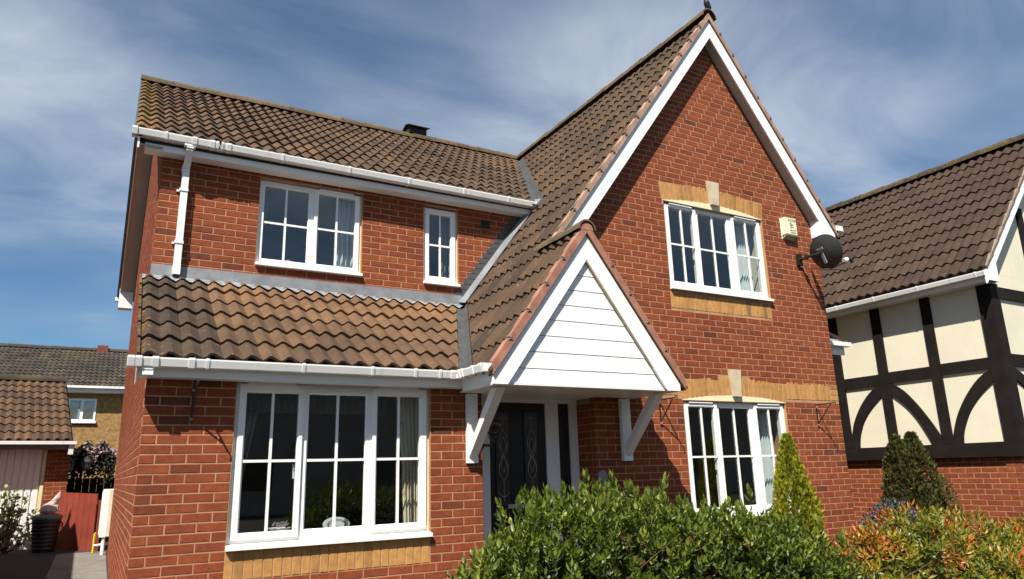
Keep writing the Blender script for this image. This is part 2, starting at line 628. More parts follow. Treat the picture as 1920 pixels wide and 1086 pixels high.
def brick_geom(L, Hh, D, flip=False, c=0.003):
    j = lambda s=0.0011: rng.uniform(-s, s)
    a = [(c + j(), j(), c + j()), (L - c + j(), j(), c + j()), (L - c + j(), j(), Hh - c + j()), (c + j(), j(), Hh - c + j())]
    b = [(j(), c, j()), (L + j(), c, j()), (L + j(), c, Hh + j()), (j(), c, Hh + j())]
    d = [(0, D, 0), (L, D, 0), (L, D, Hh), (0, D, Hh)]
    fs = [(0, 1, 2, 3)]
    for i in range(4):
        k = (i + 1) % 4
        fs += [(4 + i, 4 + k, k, i), (8 + i, 8 + k, 4 + k, 4 + i)]
    if flip:
        fs = [tuple(reversed(f)) for f in fs]
    return a + b + d, fs


def rtone():
    r = rng.random()
    if r < 0.045:
        return rng.uniform(0.12, 0.34)
    if r < 0.15:
        return rng.uniform(0.25, 0.42)
    return min(1, max(0.3, rng.gauss(0.63, 0.13)))


BRICKS = []   # dicts: frame, u, z, L, D, area, flip


def lay(frame, k0, k1, zo, segs, bank, flip=False, face_w=1.0, deep=None):
    for k in range(k0, k1):
        z0 = k * 0.075 + zo
        for seg in segs(z0 + 0.0375):
            a, b, align, hp = seg[:4]
            if b - a < 0.04:
                continue
            half = (k % 2) == hp
            runs = []
            if align == 'L':
                x = a
                first = True
                while x < b - 0.025:
                    L = 0.1025 if (half and first) else 0.215
                    e = min(x + L, b)
                    if b - e < 0.035:
                        e = b
                    runs.append((x, e))
                    first = False
                    x = e + 0.01
            else:
                x = b
                first = True
                while x > a + 0.025:
                    L = 0.1025 if (half and first) else 0.215
                    e = max(x - L, a)
                    if e - a < 0.035:
                        e = a
                    runs.append((e, x))
                    first = False
                    x = e - 0.01
            for n_, (x0, x1) in enumerate(runs):
                D = 0.06
                if deep and n_ == 0 and seg[0] == deep:
                    D = 0.215 if half else 0.1025
                o, u, n, zz = frame
                P = lambda x, z: o + u * x + zz * z
                ar = scr_area([P(x0, z0), P(x1, z0), P(x1, z0 + 0.065), P(x0, z0 + 0.065)]) * face_w
                bank.append(dict(fr=frame, u=x0, z=z0 + 0.005, L=x1 - x0, D=D, area=ar, flip=flip))


def place_bricks(bank, parent, mat, nmax, name, stuff_name):
    bank.sort(key=lambda d: -d['area'])
    cache = {}
    st = MB()
    for i, d in enumerate(bank):
        o, u, n, zz = d['fr']
        base = o + u * d['u'] + zz * d['z']
        if i < nmax and d['area'] > 60:
            key = None
            if d['D'] == 0.06 and (abs(d['L'] - 0.215) < 1e-4 or abs(d['L'] - 0.1025) < 1e-4):
                key = (round(d['L'], 4), tuple(u), rng.randrange(18))
            me = cache.get(key) if key else None
            if me is None:
                vs, fs = brick_geom(d['L'], 0.065, d['D'], d['flip'])
                mb = MB()
                mb.add([u * a + n * b + zz * c for a, b, c in vs], fs, rtone())
                me = mb.mesh(name, mat)
                if key:
                    cache[key] = me
            inst(name, me, parent, base)
        else:
            vs, fs = brick_geom(d['L'], 0.065, d['D'], d['flip'])
            st.add([base + u * a + n * b + zz * c for a, b, c in vs], fs, rtone())
    if st.v:
        tag(st.build(stuff_name, mat, parent), kind='stuff')


MR = 0.003     # mortar recess
# window openings (x0, x1, z0, z1)
WA = (0.675, 2.410, 0.90, 2.245)
WB = (1.010, 2.195, 3.71, 4.735)
WN = (2.985, 3.455, 3.71, 4.735)
WC1 = (5.530, 7.262, 3.525, 4.665)
WC0 = (5.575, 7.300, 0.90, 2.195)
YB = 1.577
AP_X, AP_Z, TB = 6.48, 7.475, 1.345        # gable ridge (batten plane)
SOF_Z = 7.15                               # soffit apex on the gable wall


def arch_z(x, w, rise, base):
    c = (w[0] + w[1]) / 2
    h = (w[1] - w[0]) / 2 + 0.02
    rr = (h * h + rise * rise) / (2 * rise)
    d = min(abs(x - c), h)
    return base + math.sqrt(rr * rr - d * d) - (rr - rise)


# backing walls with mortar faces
def wall_cells(mb, frame, xs, zs, holes, thick):
    o, u, n, zz = frame
    for x0, x1 in zip(xs, xs[1:]):
        for z0, z1 in zip(zs, zs[1:]):
            cx_, cz_ = (x0 + x1) / 2, (z0 + z1) / 2
            if any(h[0] < cx_ < h[1] and h[2] < cz_ < h[3] for h in holes):
                continue
            p = [o + u * x0 + zz * z0, o + u * x1 + zz * z0, o + u * x1 + zz * z1, o + u * x0 + zz * z1]
            p = [q + n * MR for q in p]
            mb.prism(p, n * thick)


wall_front = MB()
FA = FR_FRONT(0.0)
wall_cells(wall_front, FA, [MR, WA[0], WA[1], 2.954], [-0.3, WA[2], WA[3]], [WA], 0.25)
wall_cells(wall_front, FA, [4.295 + MR, WC0[0], WC0[1], 8.355], [-0.3, WC0[2], WC0[3]], [WC0], 0.25)
zc1 = WC1[3]
xl1 = AP_X - (SOF_Z - zc1) / TB
wall_front.xz([(2.96, 2.252), (WC1[0], 2.252), (WC1[0], zc1), (xl1, zc1), (2.96, SOF_Z - TB * (AP_X - 2.96))], MR, 0.1)
wall_front.box(WC1[0], WC1[1], MR, 0.1, 2.252, WC1[2])
wall_front.xz([(WC1[1], 2.252), (8.355, 2.252), (8.355, SOF_Z - TB * (8.355 - AP_X)), (2 * AP_X - xl1, zc1), (WC1[1], zc1)], MR, 0.1)
wall_cells(wall_front, FA, [4.45, WC0[0], WC0[1], 8.355], [WC0[3], 2.25], [], 0.1)
wall_front.xz([(2 * AP_X - xl1, zc1), (AP_X, SOF_Z), (xl1, zc1)], MR, 0.1)
w_front = wall_front.build('wall', M_MORT, H)

wall_b = MB()
FB = FR_FRONT(YB)
wall_cells(wall_b, FB, [MR, WB[0], WB[1], WN[0], WN[1], 4.9], [2.3, WB[2], WB[3], 4.80], [WB, WN], 0.12)
wall_b.build('wall', M_MORT, H)

wall_s = MB()
wall_s.yz([(0.254, -0.3), (8.62, -0.3), (8.62, 4.78), (YB + 0.124, 4.78), (YB + 0.124, 3.45), (0.254, 2.45)], MR, 0.25)
wall_s.box(MR + 0.001, 0.24, MR + 0.02, 0.2539, 2.246, 2.42)
wall_s.yz([(YB + MR, 4.803), (8.62, 4.783), (5.1, 7.34)], MR, 0.25)
wall_s.build('wall', M_MORT, H)
wall_r = MB()
wall_r.yz([(0.26, -0.3), (8.62, -0.3), (8.62, 4.6), (0.26, 4.6)], 8.1, 8.355)
wall_r.box(0.26, 8.09, 8.4, 8.62, -0.3, 4.75)
wall_r.build('wall', M_MORT, H)
wall_ret = MB()
wall_ret.box(4.295 + MR, 4.5, 0.26, 0.5, -0.3, 2.19)
wall_ret.box(2.75, 2.954 - MR, 0.26, 0.5, -0.3, 2.19)
wall_ret.build('wall', M_MORT, H)


def seg_A(z):
    if z < 0.675:
        return [(0.0, 2.954, 'L', 1)]
    if z < WA[3] and z > WA[2] - 0.225:
        return [(0.0, WA[0] - 0.006, 'L', 1), (WA[1] + 0.006, 2.954, 'L', 1)]
    return [(0.0, 2.954, 'L', 1)]


def seg_B(z):
    xr = 6.48 - (AP_Z + 0.02 - z) / TB
    e = min(xr, 4.6)
    cuts = [(0.0, e)]
    if WB[2] < z < WB[3]:
        cuts = [(0.0, WB[0] - 0.004), (WB[1] + 0.006, WN[0] - 0.004), (WN[1] + 0.004, e)]
    return [(a, b, 'L', 1) for a, b in cuts]


CX1, CX0 = (WC1[0] + WC1[1]) / 2, (WC0[0] + WC0[1]) / 2


def seg_C(z):
    xl = max(2.96, AP_X - (SOF_Z + 0.02 - z) / TB)
    xr = min(8.355, AP_X + (SOF_Z + 0.02 - z) / TB)
    if z < 2.25:
        xl = 4.295
    if 2.25 < z < 2.475:
        return []
    out = []
    L = 5.5 if z > 3.3 else 5.5
    if 3.29 < z < 3.525:
        return [(xl, WC1[0] - 0.01, 'R', 0), (WC1[1] - 0.01, xr, 'R', 0)]
    if 3.525 < z < WC1[3] - 0.02:
        return [(xl, WC1[0] - 0.004, 'R', 0), (WC1[1] + 0.008, xr, 'R', 0)]
    if 2.475 < z < 2.62:
        h = (math.sqrt(max(0, 6.385 ** 2 - (z + 0.01 + 3.885) ** 2)) if z > 2.433 else 0.925) if z + 0.01 < 2.50 else 0.0
        h = max(h, 0.092) + 0.006
        return [(xl, 6.4375 - h, 'R', 0), (6.4375 + h, xr, 'R', 0)]
    if WC1[3] - 0.02 < z < 5.05:
        if z < 4.897:
            h = 0.8735 + max(0, z + 0.02 - 4.675) * 0.16
        else:
            h = math.sqrt(max(0, 5.71 ** 2 - (z + 0.015 + 0.74) ** 2)) if z + 0.015 < 4.97 else 0.0
        h = max(h, 0.097) + 0.008
        return [(xl, 6.3885 - h, 'R', 0), (6.3885 + h, xr, 'R', 0)]
    if z < WC0[3] + 0.055:
        if z > WC0[2]:
            return [(xl, WC0[0] - 0.004, 'R', 0), (WC0[1] + 0.006, xr, 'R', 0)]
    return [(xl, xr, 'R', 0)]


lay(FA, 0, 30, 0.0, seg_A, BRICKS, deep=0.0)
lay(FB, 31, 64, 0.026, seg_B, BRICKS, deep=0.0)
lay(FA, 0, 96, -0.028, seg_C, BRICKS)


def seg_side(z):
    # courses start behind the corner bricks of the front walls
    if z < 2.3:
        y0, y1 = 0.0, 8.62
    elif z < 3.42:
        y0 = (z - 2.3) / 0.613
        y1 = 8.62
    elif z < 4.78:
        y0, y1 = YB, 8.62
    else:
        k = (z - 4.78) / (7.34 - 4.78)
        y0, y1 = YB + (5.1 - YB) * k, 8.62 - (8.62 - 5.1) * k
    odd = (round((z - 0.0375) / 0.075) % 2) == 1
    corner = 0.225 if odd else 0.1125
    if z < 2.25 or (3.42 < z < 4.78):
        y0 += corner
    return [(y0, y1, 'L', 9)]


lay(FR_LEFT(0.0), 0, 98, 0.0, seg_side, BRICKS, flip=True, face_w=0.0)
lay((Vector((4.295, 0, 0)), Vector((0, 1, 0)), Vector((1, 0, 0)), Vector((0, 0, 1))), 0, 29, -0.028,
    lambda z: [(0.07, 0.32, 'L', 1)], BRICKS, flip=True, face_w=0.0)
for d in BRICKS:      # those the hedge or the porch hides are not among the individual ones
    p = d['fr'][0] + d['fr'][1] * d['u'] + d['fr'][3] * d['z']
    q = scr(p)
    if q and ((900 < q[0] < 1560 and q[1] > 940) or (930 < q[0] < 1250 and 480 < q[1] < 740 and p.y < 0.1 and q[1] > 425 + (abs(q[0] - 1097)) * 1.65)):
        d['area'] *= 0.01
place_bricks(BRICKS, H, M_RED, 300, 'brick', 'brickwork')

# soldier courses, flat band and arches in buff brick
sold_cache = []


def soldier_mesh(h, lean=False):
    vs, fs = brick_geom(0.0665, h, 0.07, False, 0.0022)
    mb = MB()
    mb.add(vs, fs, min(1, max(0, rng.gauss(0.6, 0.26))))
    return mb.mesh('soldier_brick', M_YEL)


SM225 = [soldier_mesh(0.215) for _ in range(12)]
SM200 = [soldier_mesh(0.190) for _ in range(10)]


def soldier_run(x0, x1, z, ms, y=-0.001):
    n = round((x1 - x0) / 0.075)
    st = (x1 - x0) / n
    for i in range(n):
        inst('soldier_brick', rng.choice(ms), H, (x0 + i * st + 0.004, y, z))


soldier_run(0.665, 2.405, 0.68, SM225)
soldier_run(5.52, 7.245, 3.300, SM200)
soldier_run(4.40, 5.50, 2.256, SM225)
soldier_run(7.36, 8.20, 2.256, SM225)
vs, fs = brick_geom(0.15, 0.065, 0.07)
for k in range(3):
    mb = MB()
    mb.add(vs, fs, rng.uniform(0.1, 0.7))
    inst('soldier_brick', mb.mesh('soldier_brick', M_YEL), H, (8.209, -0.001, 2.256 + k * 0.075))


def arch(x0, x1, base, rise, kw, khi, klo, hgt=0.225):
    c = (x0 + x1) / 2
    h = (x1 - x0) / 2
    rr = (h * h + rise * rise) / (2 * rise)
    cz = base + rise - rr
    tot = 2 * math.asin(h / rr)
    n = round(tot * (rr + 0.1) / 0.077)
    for i in range(n):
        a = -tot / 2 + (i + 0.5) * tot / n
        if abs(a) * rr < kw / 2 + 0.02:
            continue
        p = Vector((c + rr * math.sin(a), -0.001, cz + rr * math.cos(a)))
        o = p - Vector((math.cos(a), 0, -math.sin(a))) * 0.033
        inst('soldier_brick', rng.choice(SM225), H, o, (0, a, 0))
    k = MB()
    k.xz([(c - kw * 0.36, klo), (c + kw * 0.36, klo), (c + kw / 2, khi), (c - kw / 2, khi)], -0.035, 0.08)
    k.build('keystone', M_STONE, H)
    # backing so that no light passes between the voussoirs
    bk = MB()
    pts = []
    for i in range(13):
        a = -tot / 2 + i * tot / 12
        pts.append((c + rr * math.sin(a), cz + rr * math.cos(a) + 0.006))
    pts2 = [(c + (rr + hgt) * math.sin(-tot / 2 + i * tot / 12), cz + (rr + hgt) * math.cos(-tot / 2 + i * tot / 12)) for i in range(13)]
    for i in range(12):
        bk.xz([pts[i], pts[i + 1], pts2[i + 1], pts2[i]], 0.003, MR - 0.001)
    bk.build('arch_backing', M_MORT, H)
    # infill panel between the frame head and the arch
    ip = MB()
    for i in range(12):
        ip.xz([(pts[i][0], base - 0.005), (pts[i + 1][0], base - 0.005), (pts[i + 1][0], pts[i + 1][1]), (pts[i][0], pts[i][1])], -0.0, 0.004)
    ip.build('arch_infill', M_CREAM, H)


arch(5.515, 7.262, 4.675, 0.070, 0.19, 5.055, 4.735)
arch(5.545, 7.33, 2.208, 0.065, 0.18, 2.59, 2.262)


# ------------------------------------------------------------------ windows
def window(x0, x1, z0, z1, yw, lights, sill_z, glass_room, bars=True, yset=0.045, sill_over=0.02, vents=()):
    """lights: list of (gx0, gx1, opens) glass spans of each light; the bar between them is the frame"""
    fr = MB()
    y0, y1 = yw + yset, yw + yset + 0.07
    gz0, gz1 = glass_room
    zs0, zs1 = z0, z1
    edges = [x0]
    for i in range(len(lights) - 1):
        m = (lights[i][1] + lights[i + 1][0]) / 2
        edges.append(m)
    edges.append(x1)
    fw = 0.05
    fr.box(x0, x1, y0, y1, z1 - fw, z1)
    fr.box(x0, x1, y0, y1, z0, z0 + fw)
    fr.box(x0, x0 + fw, y0 + 0.0005, y1 - 0.0005, z0 + fw, z1 - fw)
    fr.box(x1 - fw, x1, y0 + 0.0005, y1 - 0.0005, z0 + fw, z1 - fw)
    for m in edges[1:-1]:
        fr.box(m - 0.03, m + 0.03, y0 + 0.0005, y1 - 0.0005, z0 + fw, z1 - fw)
    w = fr.build('window', M_WHITE, H)
    for i, (a, b, opens) in enumerate(lights):
        ys = y0 - (0.022 if opens else 0.002)
        e = 0.0 if opens else 0.0
        la = (x0 + 0.018 if i == 0 else edges[i] + 0.008) if opens else (x0 + fw if i == 0 else edges[i] + 0.03)
        lb = (x1 - 0.018 if i == len(lights) - 1 else edges[i + 1] - 0.008) if opens else (x1 - fw if i == len(lights) - 1 else edges[i + 1] - 0.03)
        lz0 = z0 + 0.03 if opens else z0 + fw
        lz1 = z1 - 0.018 if opens else z1 - fw
        s = MB()
        ye = y0 + 0.03

        def ringbox(ax0, ax1, az0, az1, bx0, bx1, bz0, bz1, ya, yb, cham):
            # frame with a chamfered inner edge
            O = [(ax0, ya, az0), (ax1, ya, az0), (ax1, ya, az1), (ax0, ya, az1)]
            O0 = [(p[0], yb, p[2]) for p in O]
            c = cham
            Iq = [(bx0 - c, ya, bz0 - c), (bx1 + c, ya, bz0 - c), (bx1 + c, ya, bz1 + c), (bx0 - c, ya, bz1 + c)]
            J = [(bx0, ya + c, bz0), (bx1, ya + c, bz0), (bx1, ya + c, bz1), (bx0, ya + c, bz1)]
            K = [(p[0], yb, p[2]) for p in J]
            b_ = len(s.v)
            s.v += O + O0 + Iq + J + K
            for q in range(4):
                r_ = (q + 1) % 4
                for f in ((q, r_, 8 + r_, 8 + q), (8 + q, 8 + r_, 12 + r_, 12 + q), (12 + q, 12 + r_, 16 + r_, 16 + q), (4 + q, 4 + r_, r_, q)):
                    s.f.append(tuple(b_ + v for v in f))
                    s.t.append(0.5)
        ringbox(la, lb, lz0, lz1, a, b, gz0, gz1, ys, ye, 0.012)
        sash = s.build('sash', M_WHITE, w)
        p = MB()
        p.face([(a - 0.004, ys + 0.0285, gz0 - 0.004), (b + 0.004, ys + 0.0285, gz0 - 0.004), (b + 0.004, ys + 0.0285, gz1 + 0.004), (a - 0.004, ys + 0.0285, gz1 + 0.004)])
        p.build('pane', M_GLASS, w)
        if bars:
            gb = MB()
            cx_, cz_ = (a + b) / 2, (gz0 + gz1) / 2
            gb.box(cx_ - 0.011, cx_ + 0.011, ys + 0.012, ys + 0.0265, gz0, gz1)
            gb.box(a, cx_ - 0.011, ys + 0.0125, ys + 0.0265, cz_ - 0.011, cz_ + 0.011)
            gb.box(cx_ + 0.011, b, ys + 0.0125, ys + 0.0265, cz_ - 0.011, cz_ + 0.011)
            gb.build('glazing_bar', M_WHITE, w)
        if opens and i == 0 and len(lights) > 1:
            h = MB()
            hx = b - 0.012
            h.bar((hx, ys + 0.055, cz_ - 0.05), (hx + 0.004, ys + 0.055, cz_ - 0.15), 0.014, 0.012)
            h.bar((hx, ys + 0.05, cz_ - 0.03), (hx, ys + 0.05, cz_ - 0.075), 0.022, 0.01)
            h.build('handle', M_WHITE, w)
        if (opens and i in vents):
            tv = MB()
            tv.box(a + 0.0, b - 0.03, ys - 0.014, ys + 0.02, lz1 + 0.001, lz1 + 0.014)
            tv.build('trickle_vent', M_WHITE, w)
    sl_ = MB()
    sl_.prism([(x0 - sill_over, yw - 0.045, sill_z - 0.004), (x0 - sill_over, yw + yset + 0.05, sill_z - 0.004),
               (x0 - sill_over, yw + yset + 0.05, z0 - 0.002), (x0 - sill_over, yw + yset - 0.004, z0 - 0.002),
               (x0 - sill_over, yw - 0.045, sill_z + 0.028)], (x1 - x0 + 2 * sill_over, 0, 0))
    sl_.build('sill', M_WHITE, w)
    # sealant bead down the jambs
    se = MB()
    se.box(x0 - 0.012, x0 - 0.0005, yw + yset - 0.006, yw + yset + 0.03, z0, z1)
    se.build('sealant', M_CREAM, w)
    se = MB()
    se.box(x1 + 0.0005, x1 + 0.012, yw + yset - 0.006, yw + yset + 0.03, z0, z1)
    se.build('sealant', M_CREAM, w)
    return w


window(0.688, 2.398, 0.945, 2.238, 0.0, [(0.765, 1.195, True), (1.29, 1.80, False), (1.905, 2.315, True)], 0.905, (1.025, 2.150), vents=(0, 2))
window(1.022, 2.183, 3.742, 4.728, YB, [(1.065, 1.565, False), (1.68, 2.115, True)], 3.712, (3.81, 4.665), vents=(1,))
window(2.998, 3.443, 3.742, 4.722, YB, [(3.075, 3.365, True)], 3.712, (3.825, 4.64))
window(5.543, 7.25, 3.570, 4.660, 0.0, [(5.63, 6.035, True), (6.135, 6.635, False), (6.76, 7.185, True)], 3.53, (3.648, 4.605), vents=(0, 2))
window(5.587, 7.288, 0.905, 2.190, 0.0, [(5.675, 6.08, True), (6.18, 6.68, False), (6.805, 7.225, True)], 0.87, (0.985, 2.125), vents=(0, 2))

# rooms behind the glass
rooms = MB()


def room(x0, x1, y0, y1, z0, z1):
    P = [(x0, y0, z0), (x1, y0, z0), (x1, y1, z0), (x0, y1, z0), (x0, y0, z1), (x1, y0, z1), (x1, y1, z1), (x0, y1, z1)]
    rooms.add(P, [(0, 1, 2, 3), (7, 6, 5, 4), (6, 7, 3, 2), (5, 6, 2, 1), (7, 4, 0, 3)])


room(0.26, 2.74, 0.26, 4.5, 0.25, 2.33)
room(0.26, 3.9, YB + 0.13, 5.2, 2.75, 4.76)
room(4.6, 8.09, 0.26, 4.5, 0.25, 2.33)
room(4.75, 8.09, 0.105, 4.5, 2.75, 4.76)
rooms.build('interior_wall', M_ROOM, H)


# ------------------------------------------------------------------ roofs
def clip_bm(vs, fs, planes):
    bm = bmesh.new()
    bv = [bm.verts.new(v) for v in vs]
    for f in fs:
        try:
            bm.faces.new([bv[i] for i in f])
        except ValueError:
            pass
    for co, no in planes:
        bmesh.ops.bisect_plane(bm, geom=bm.verts[:] + bm.edges[:] + bm.faces[:], plane_co=co, plane_no=no, clear_outer=True)
    bm.verts.index_update()
    v2 = [v.co.copy() for v in bm.verts]
    f2 = [tuple(v.index for v in f.verts) for f in bm.faces]
    bm.free()
    return v2, f2


def wave(u, pitch=0.15, A=0.0185):
    a = 2 * math.pi * u / pitch
    return A * (math.sin(a - 1.2) + 0.18 * math.sin(2 * (a - 1.2))) + 0.006 * ((u / 0.3) % 1.0 - 0.5)


def tile_geom(L, width, seg=12, butt=0.031, head=0.004, thick=0.024, jit=0.004, pitch=0.15, A=0.020):
    vs, fs = [], []
    t1, t2 = rng.uniform(-jit, jit), rng.uniform(-jit, jit)
    for row in range(3):
        for i in range(seg + 1):
            u = width * i / seg
            w = wave(u, pitch, A)
            tw = t1 + (t2 - t1) * i / seg
            if row == 0:
                vs.append((u, t2, w + butt - thick + tw))
            elif row == 1:
                vs.append((u, t2, w + butt + tw))
            else:
                vs.append((u, L, w + head + tw))
    m = seg + 1
    for r_ in range(2):
        for i in range(seg):
            fs.append((r_ * m + i, r_ * m + i + 1, (r_ + 1) * m + i + 1, (r_ + 1) * m + i))
    return vs, fs


TILES = []


def tile_field(roof, o, u, v, ncol, nrow, gauge, clips, tone_fn, tw=0.3, u0=0.0, v0=0.0, pitch=0.15, A=0.020, lap=0.03, bank=None, seen=1.0):
    o, u, v = Vector(o), Vector(u), Vector(v)
    w = u.cross(v)
    if w.z < 0:
        w = -w
    bank = TILES if bank is None else bank
    for r_ in range(nrow):
        for c in range(ncol):
            base = o + u * (u0 + c * tw) + v * (v0 + r_ * gauge)
            corners = [base, base + u * tw, base + u * tw + v * gauge, base + v * gauge]
            st = 'in'
            for co, no in clips:
                ds = [(p - Vector(co)).dot(Vector(no)) for p in corners]
                if min(ds) > -0.01:
                    st = 'out'
                    break
                if max(ds) > 0.0:
                    st = 'cut'
            if st == 'out':
                continue
            cen = (corners[0] + corners[2]) / 2
            ar = scr_area(corners) * seen if w.dot(CAM - cen) > 0 else 0
            bank.append(dict(roof=roof, base=base, u=u, v=v, w=w, L=gauge + lap, tw=tw - 0.003, cut=clips if st == 'cut' else None,
                             tone=tone_fn(r_, c, cen), area=ar, pitch=pitch, A=A))


def place_tiles(bank, mat, nmax, stuff_parent, stuff_name):
    bank.sort(key=lambda d: -d['area'])
    cache = {}
    st = MB()
    for i, d in enumerate(bank):
        M_ = lambda p: d['u'] * p[0] + d['v'] * p[1] + d['w'] * p[2]
        if i < nmax and d['area'] > 70:
            tq = min(9, max(0, int(d['tone'] * 10)))
            key = (tuple(d['u']), tuple(d['v']), tq, rng.randrange(4), d['L'])
            if d['cut']:
                vs, fs = tile_geom(d['L'], d['tw'], pitch=d['pitch'], A=d['A'])
                vs = [d['base'] + M_(p) for p in vs]
                vs, fs = clip_bm(vs, fs, d['cut'])
                if not fs:
                    continue
                mb = MB()
                mb.add([p - d['base'] for p in vs], fs, d['tone'])
                me = mb.mesh('tile', mat)
            else:
                me = cache.get(key)
                if me is None:
                    vs, fs = tile_geom(d['L'], d['tw'], pitch=d['pitch'], A=d['A'])
                    mb = MB()
                    mb.add([M_(p) for p in vs], fs, min(1, max(0, tq / 10 + rng.uniform(0, 0.1))))
                    me = mb.mesh('tile', mat)
                    cache[key] = me
            inst('tile', me, d['roof'], d['base'])
        else:
            vs, fs = tile_geom(d['L'], d['tw'], pitch=d['pitch'], A=d['A'])
            vs = [d['base'] + M_(p) for p in vs]
            if d['cut']:
                vs, fs = clip_bm(vs, fs, d['cut'])
            st.add(vs, fs, d['tone'])
    if st.v:
        tag(st.build(stuff_name, mat, stuff_parent), kind='stuff')


def ridge_tiles(roof, a, b, r_, mat, n, sag=0.0, half=True, parts=True):
    a, b = Vector(a), Vector(b)
    d = (b - a) / n
    dn = d.normalized()
    side = dn.cross(Vector((0, 0, 1))).normalized()
    for i in range(n):
        mb = MB()
        p0 = a + d * i
        rr = r_ * rng.uniform(0.97, 1.03)
        dz = rng.uniform(-0.006, 0.006)
        vs, fs = [], []
        for e, pp, q in ((0, p0 - d * 0.02, rr * 1.05), (1, p0 + d * 0.98, rr * 0.97)):
            for k in range(9):
                an = math.pi * k / 8
                vs.append(pp + side * q * math.cos(an) + Vector((0, 0, q * math.sin(an) + dz)))
            for k in range(9):
                an = math.pi * k / 8
                vs.append(pp + side * (q - 0.018) * math.cos(an) + Vector((0, 0, (q - 0.018) * math.sin(an) + dz)))
        for k in range(8):
            fs.append((k, k + 1, 19 + k, 18 + k))
            fs.append((k, 9 + k, 10 + k, k + 1))
            fs.append((18 + k, 19 + k, 28 + k, 27 + k))
        mb.add(vs, fs, rng.random())
        mb.build('ridge_tile', mat, roof, smooth=False)


def brown(lo=0.22, hi=0.6):
    return lambda r_, c, p: min(1, max(0, rng.gauss((lo + hi) / 2, (hi - lo) / 3.2)))


def zL(x): return AP_Z - TB * (AP_X - x)
def zM(y): return 4.905 + 0.692 * (y - 1.38)
def zN(y): return 2.375 + 0.6128 * (y + 0.24)


nL = Vector((-TB, 0, 1)).normalized()
nM = Vector((0, -0.692, 1)).normalized()
nN = Vector((0, -0.6128, 1)).normalized()
vL = Vector((1, 0, TB)).normalized()
vM = Vector((0, 1, 0.692)).normalized()
vN = Vector((0, 1, 0.6128)).normalized()
PL = Vector((AP_X, 0, AP_Z))
PM = Vector((0, 1.38, 4.905))
PN = Vector((0, -0.24, 2.375))

# lean-to roof over the ground-floor window
deck = MB()
yv = lambda x: (zL(x) - 2.375) / 0.6128 - 0.24
deck.prism([(-0.05, -0.2, zN(-0.2) - 0.04), (2.72, -0.2, zN(-0.2) - 0.04), (3.45, 1.55, zN(1.55) - 0.04), (-0.05, 1.55, zN(1.55) - 0.04)], (0, 0, -0.03))
roof_n = deck.build('roof', M_DARK, H)
vdir = nN.cross(nL).normalized()         # valley between lean-to and gable slope
if vdir.z < 0: vdir = -vdir
v0p = Vector((6.48 - (AP_Z - 2.375) / TB, -0.24, 2.375))
side_n = Vector((vdir.y, -vdir.x, 0)).normalized()   # points to +x


def lean_tone(r_, c, p):
    t = 0.34 + 0.075 * r_ + 0.05 * min(4, c)
    if p.x < 0.55:
        t = 0.16 + 0.05 * r_ * (p.x > 0.2)
    if r_ >= 4 and p.x > 0.6:
        t += 0.12
    return min(1, max(0, t + rng.gauss(0, 0.10)))


tile_field(roof_n, PN + Vector((-0.075, 0, 0)), (1, 0, 0), vN, 13, 6, 0.348,
           [(v0p - side_n * 0.085, side_n), (Vector((0, 1.52, 0)), Vector((0, 1, 0)))], lean_tone, seen=3.0)
# left verge bedding
vb = MB()
vb.prism([(-0.078, -0.22, zN(-0.22) - 0.015), (-0.078, 1.5, zN(1.5) - 0.015), (-0.078, 1.5, zN(1.5) - 0.075), (-0.078, -0.2, zN(-0.2) - 0.075)], (0.07, 0, 0))
vb.build('verge_mortar', M_STONE, roof_n)
vb = MB()
for i in range(6):
    a = PN + vN * (0.348 * i) + Vector((-0.085, 0, 0)) + nN * 0.012
    vb.bar(a, a + vN * 0.36 + nN * -0.018, 0.022, 0.035, nN, 0.35)
vb.build('verge_edge', M_TILE, roof_n)

# main roof, front slope
deck = MB()
deck.prism([(-0.2, 1.42, zM(1.42) - 0.05), (6.4, 1.42, zM(1.42) - 0.05), (6.4, 5.1, zM(5.1) - 0.05), (-0.2, 5.1, zM(5.1) - 0.05)], (0, 0, -0.03))
deck.prism([(-0.2, 8.85, zM(1.35) - 0.05), (8.3, 8.85, zM(1.35) - 0.05), (8.3, 5.1, zM(5.1) - 0.05), (-0.2, 5.1, zM(5.1) - 0.05)], (0, 0, -0.03))
roof_m = deck.build('roof', M_DARK, H)
vm = nM.cross(nL).normalized()
if vm.z < 0: vm = -vm
vmp = Vector((6.48 - (AP_Z - 4.905) / TB, 1.38, 4.905))
sm = Vector((vm.y, -vm.x, 0)).normalized()
if sm.x < 0: sm = -sm


def main_tone(r_, c, p):
    return min(1, max(0, rng.gauss(0.40, 0.11) + 0.06 * math.sin(p.x * 1.3)))


tile_field(roof_m, PM + Vector((-0.285, 0, 0)), (1, 0, 0), vM, 23, 13, 0.340, [(vmp - sm * 0.06, sm), (Vector((0, 5.06, 0)), Vector((0, 1, 0)))], main_tone)
ridge_tiles(roof_m, (-0.28, 5.1, zM(5.1) - 0.03), (6.42, 5.1, zM(5.1) - 0.03), 0.125, M_RIDGE, 15)
# rear slope tiles
vMb = Vector((0, -1, 0.692)).normalized()
tile_field(roof_m, (8.6, 8.85, zM(1.35)), (-1, 0, 0), vMb, 30, 13, 0.340, [(Vector((0, 5.12, 0)), Vector((0, -1, 0))), (Vector((-0.285, 0, 0)), Vector((-1, 0, 0)))], main_tone)

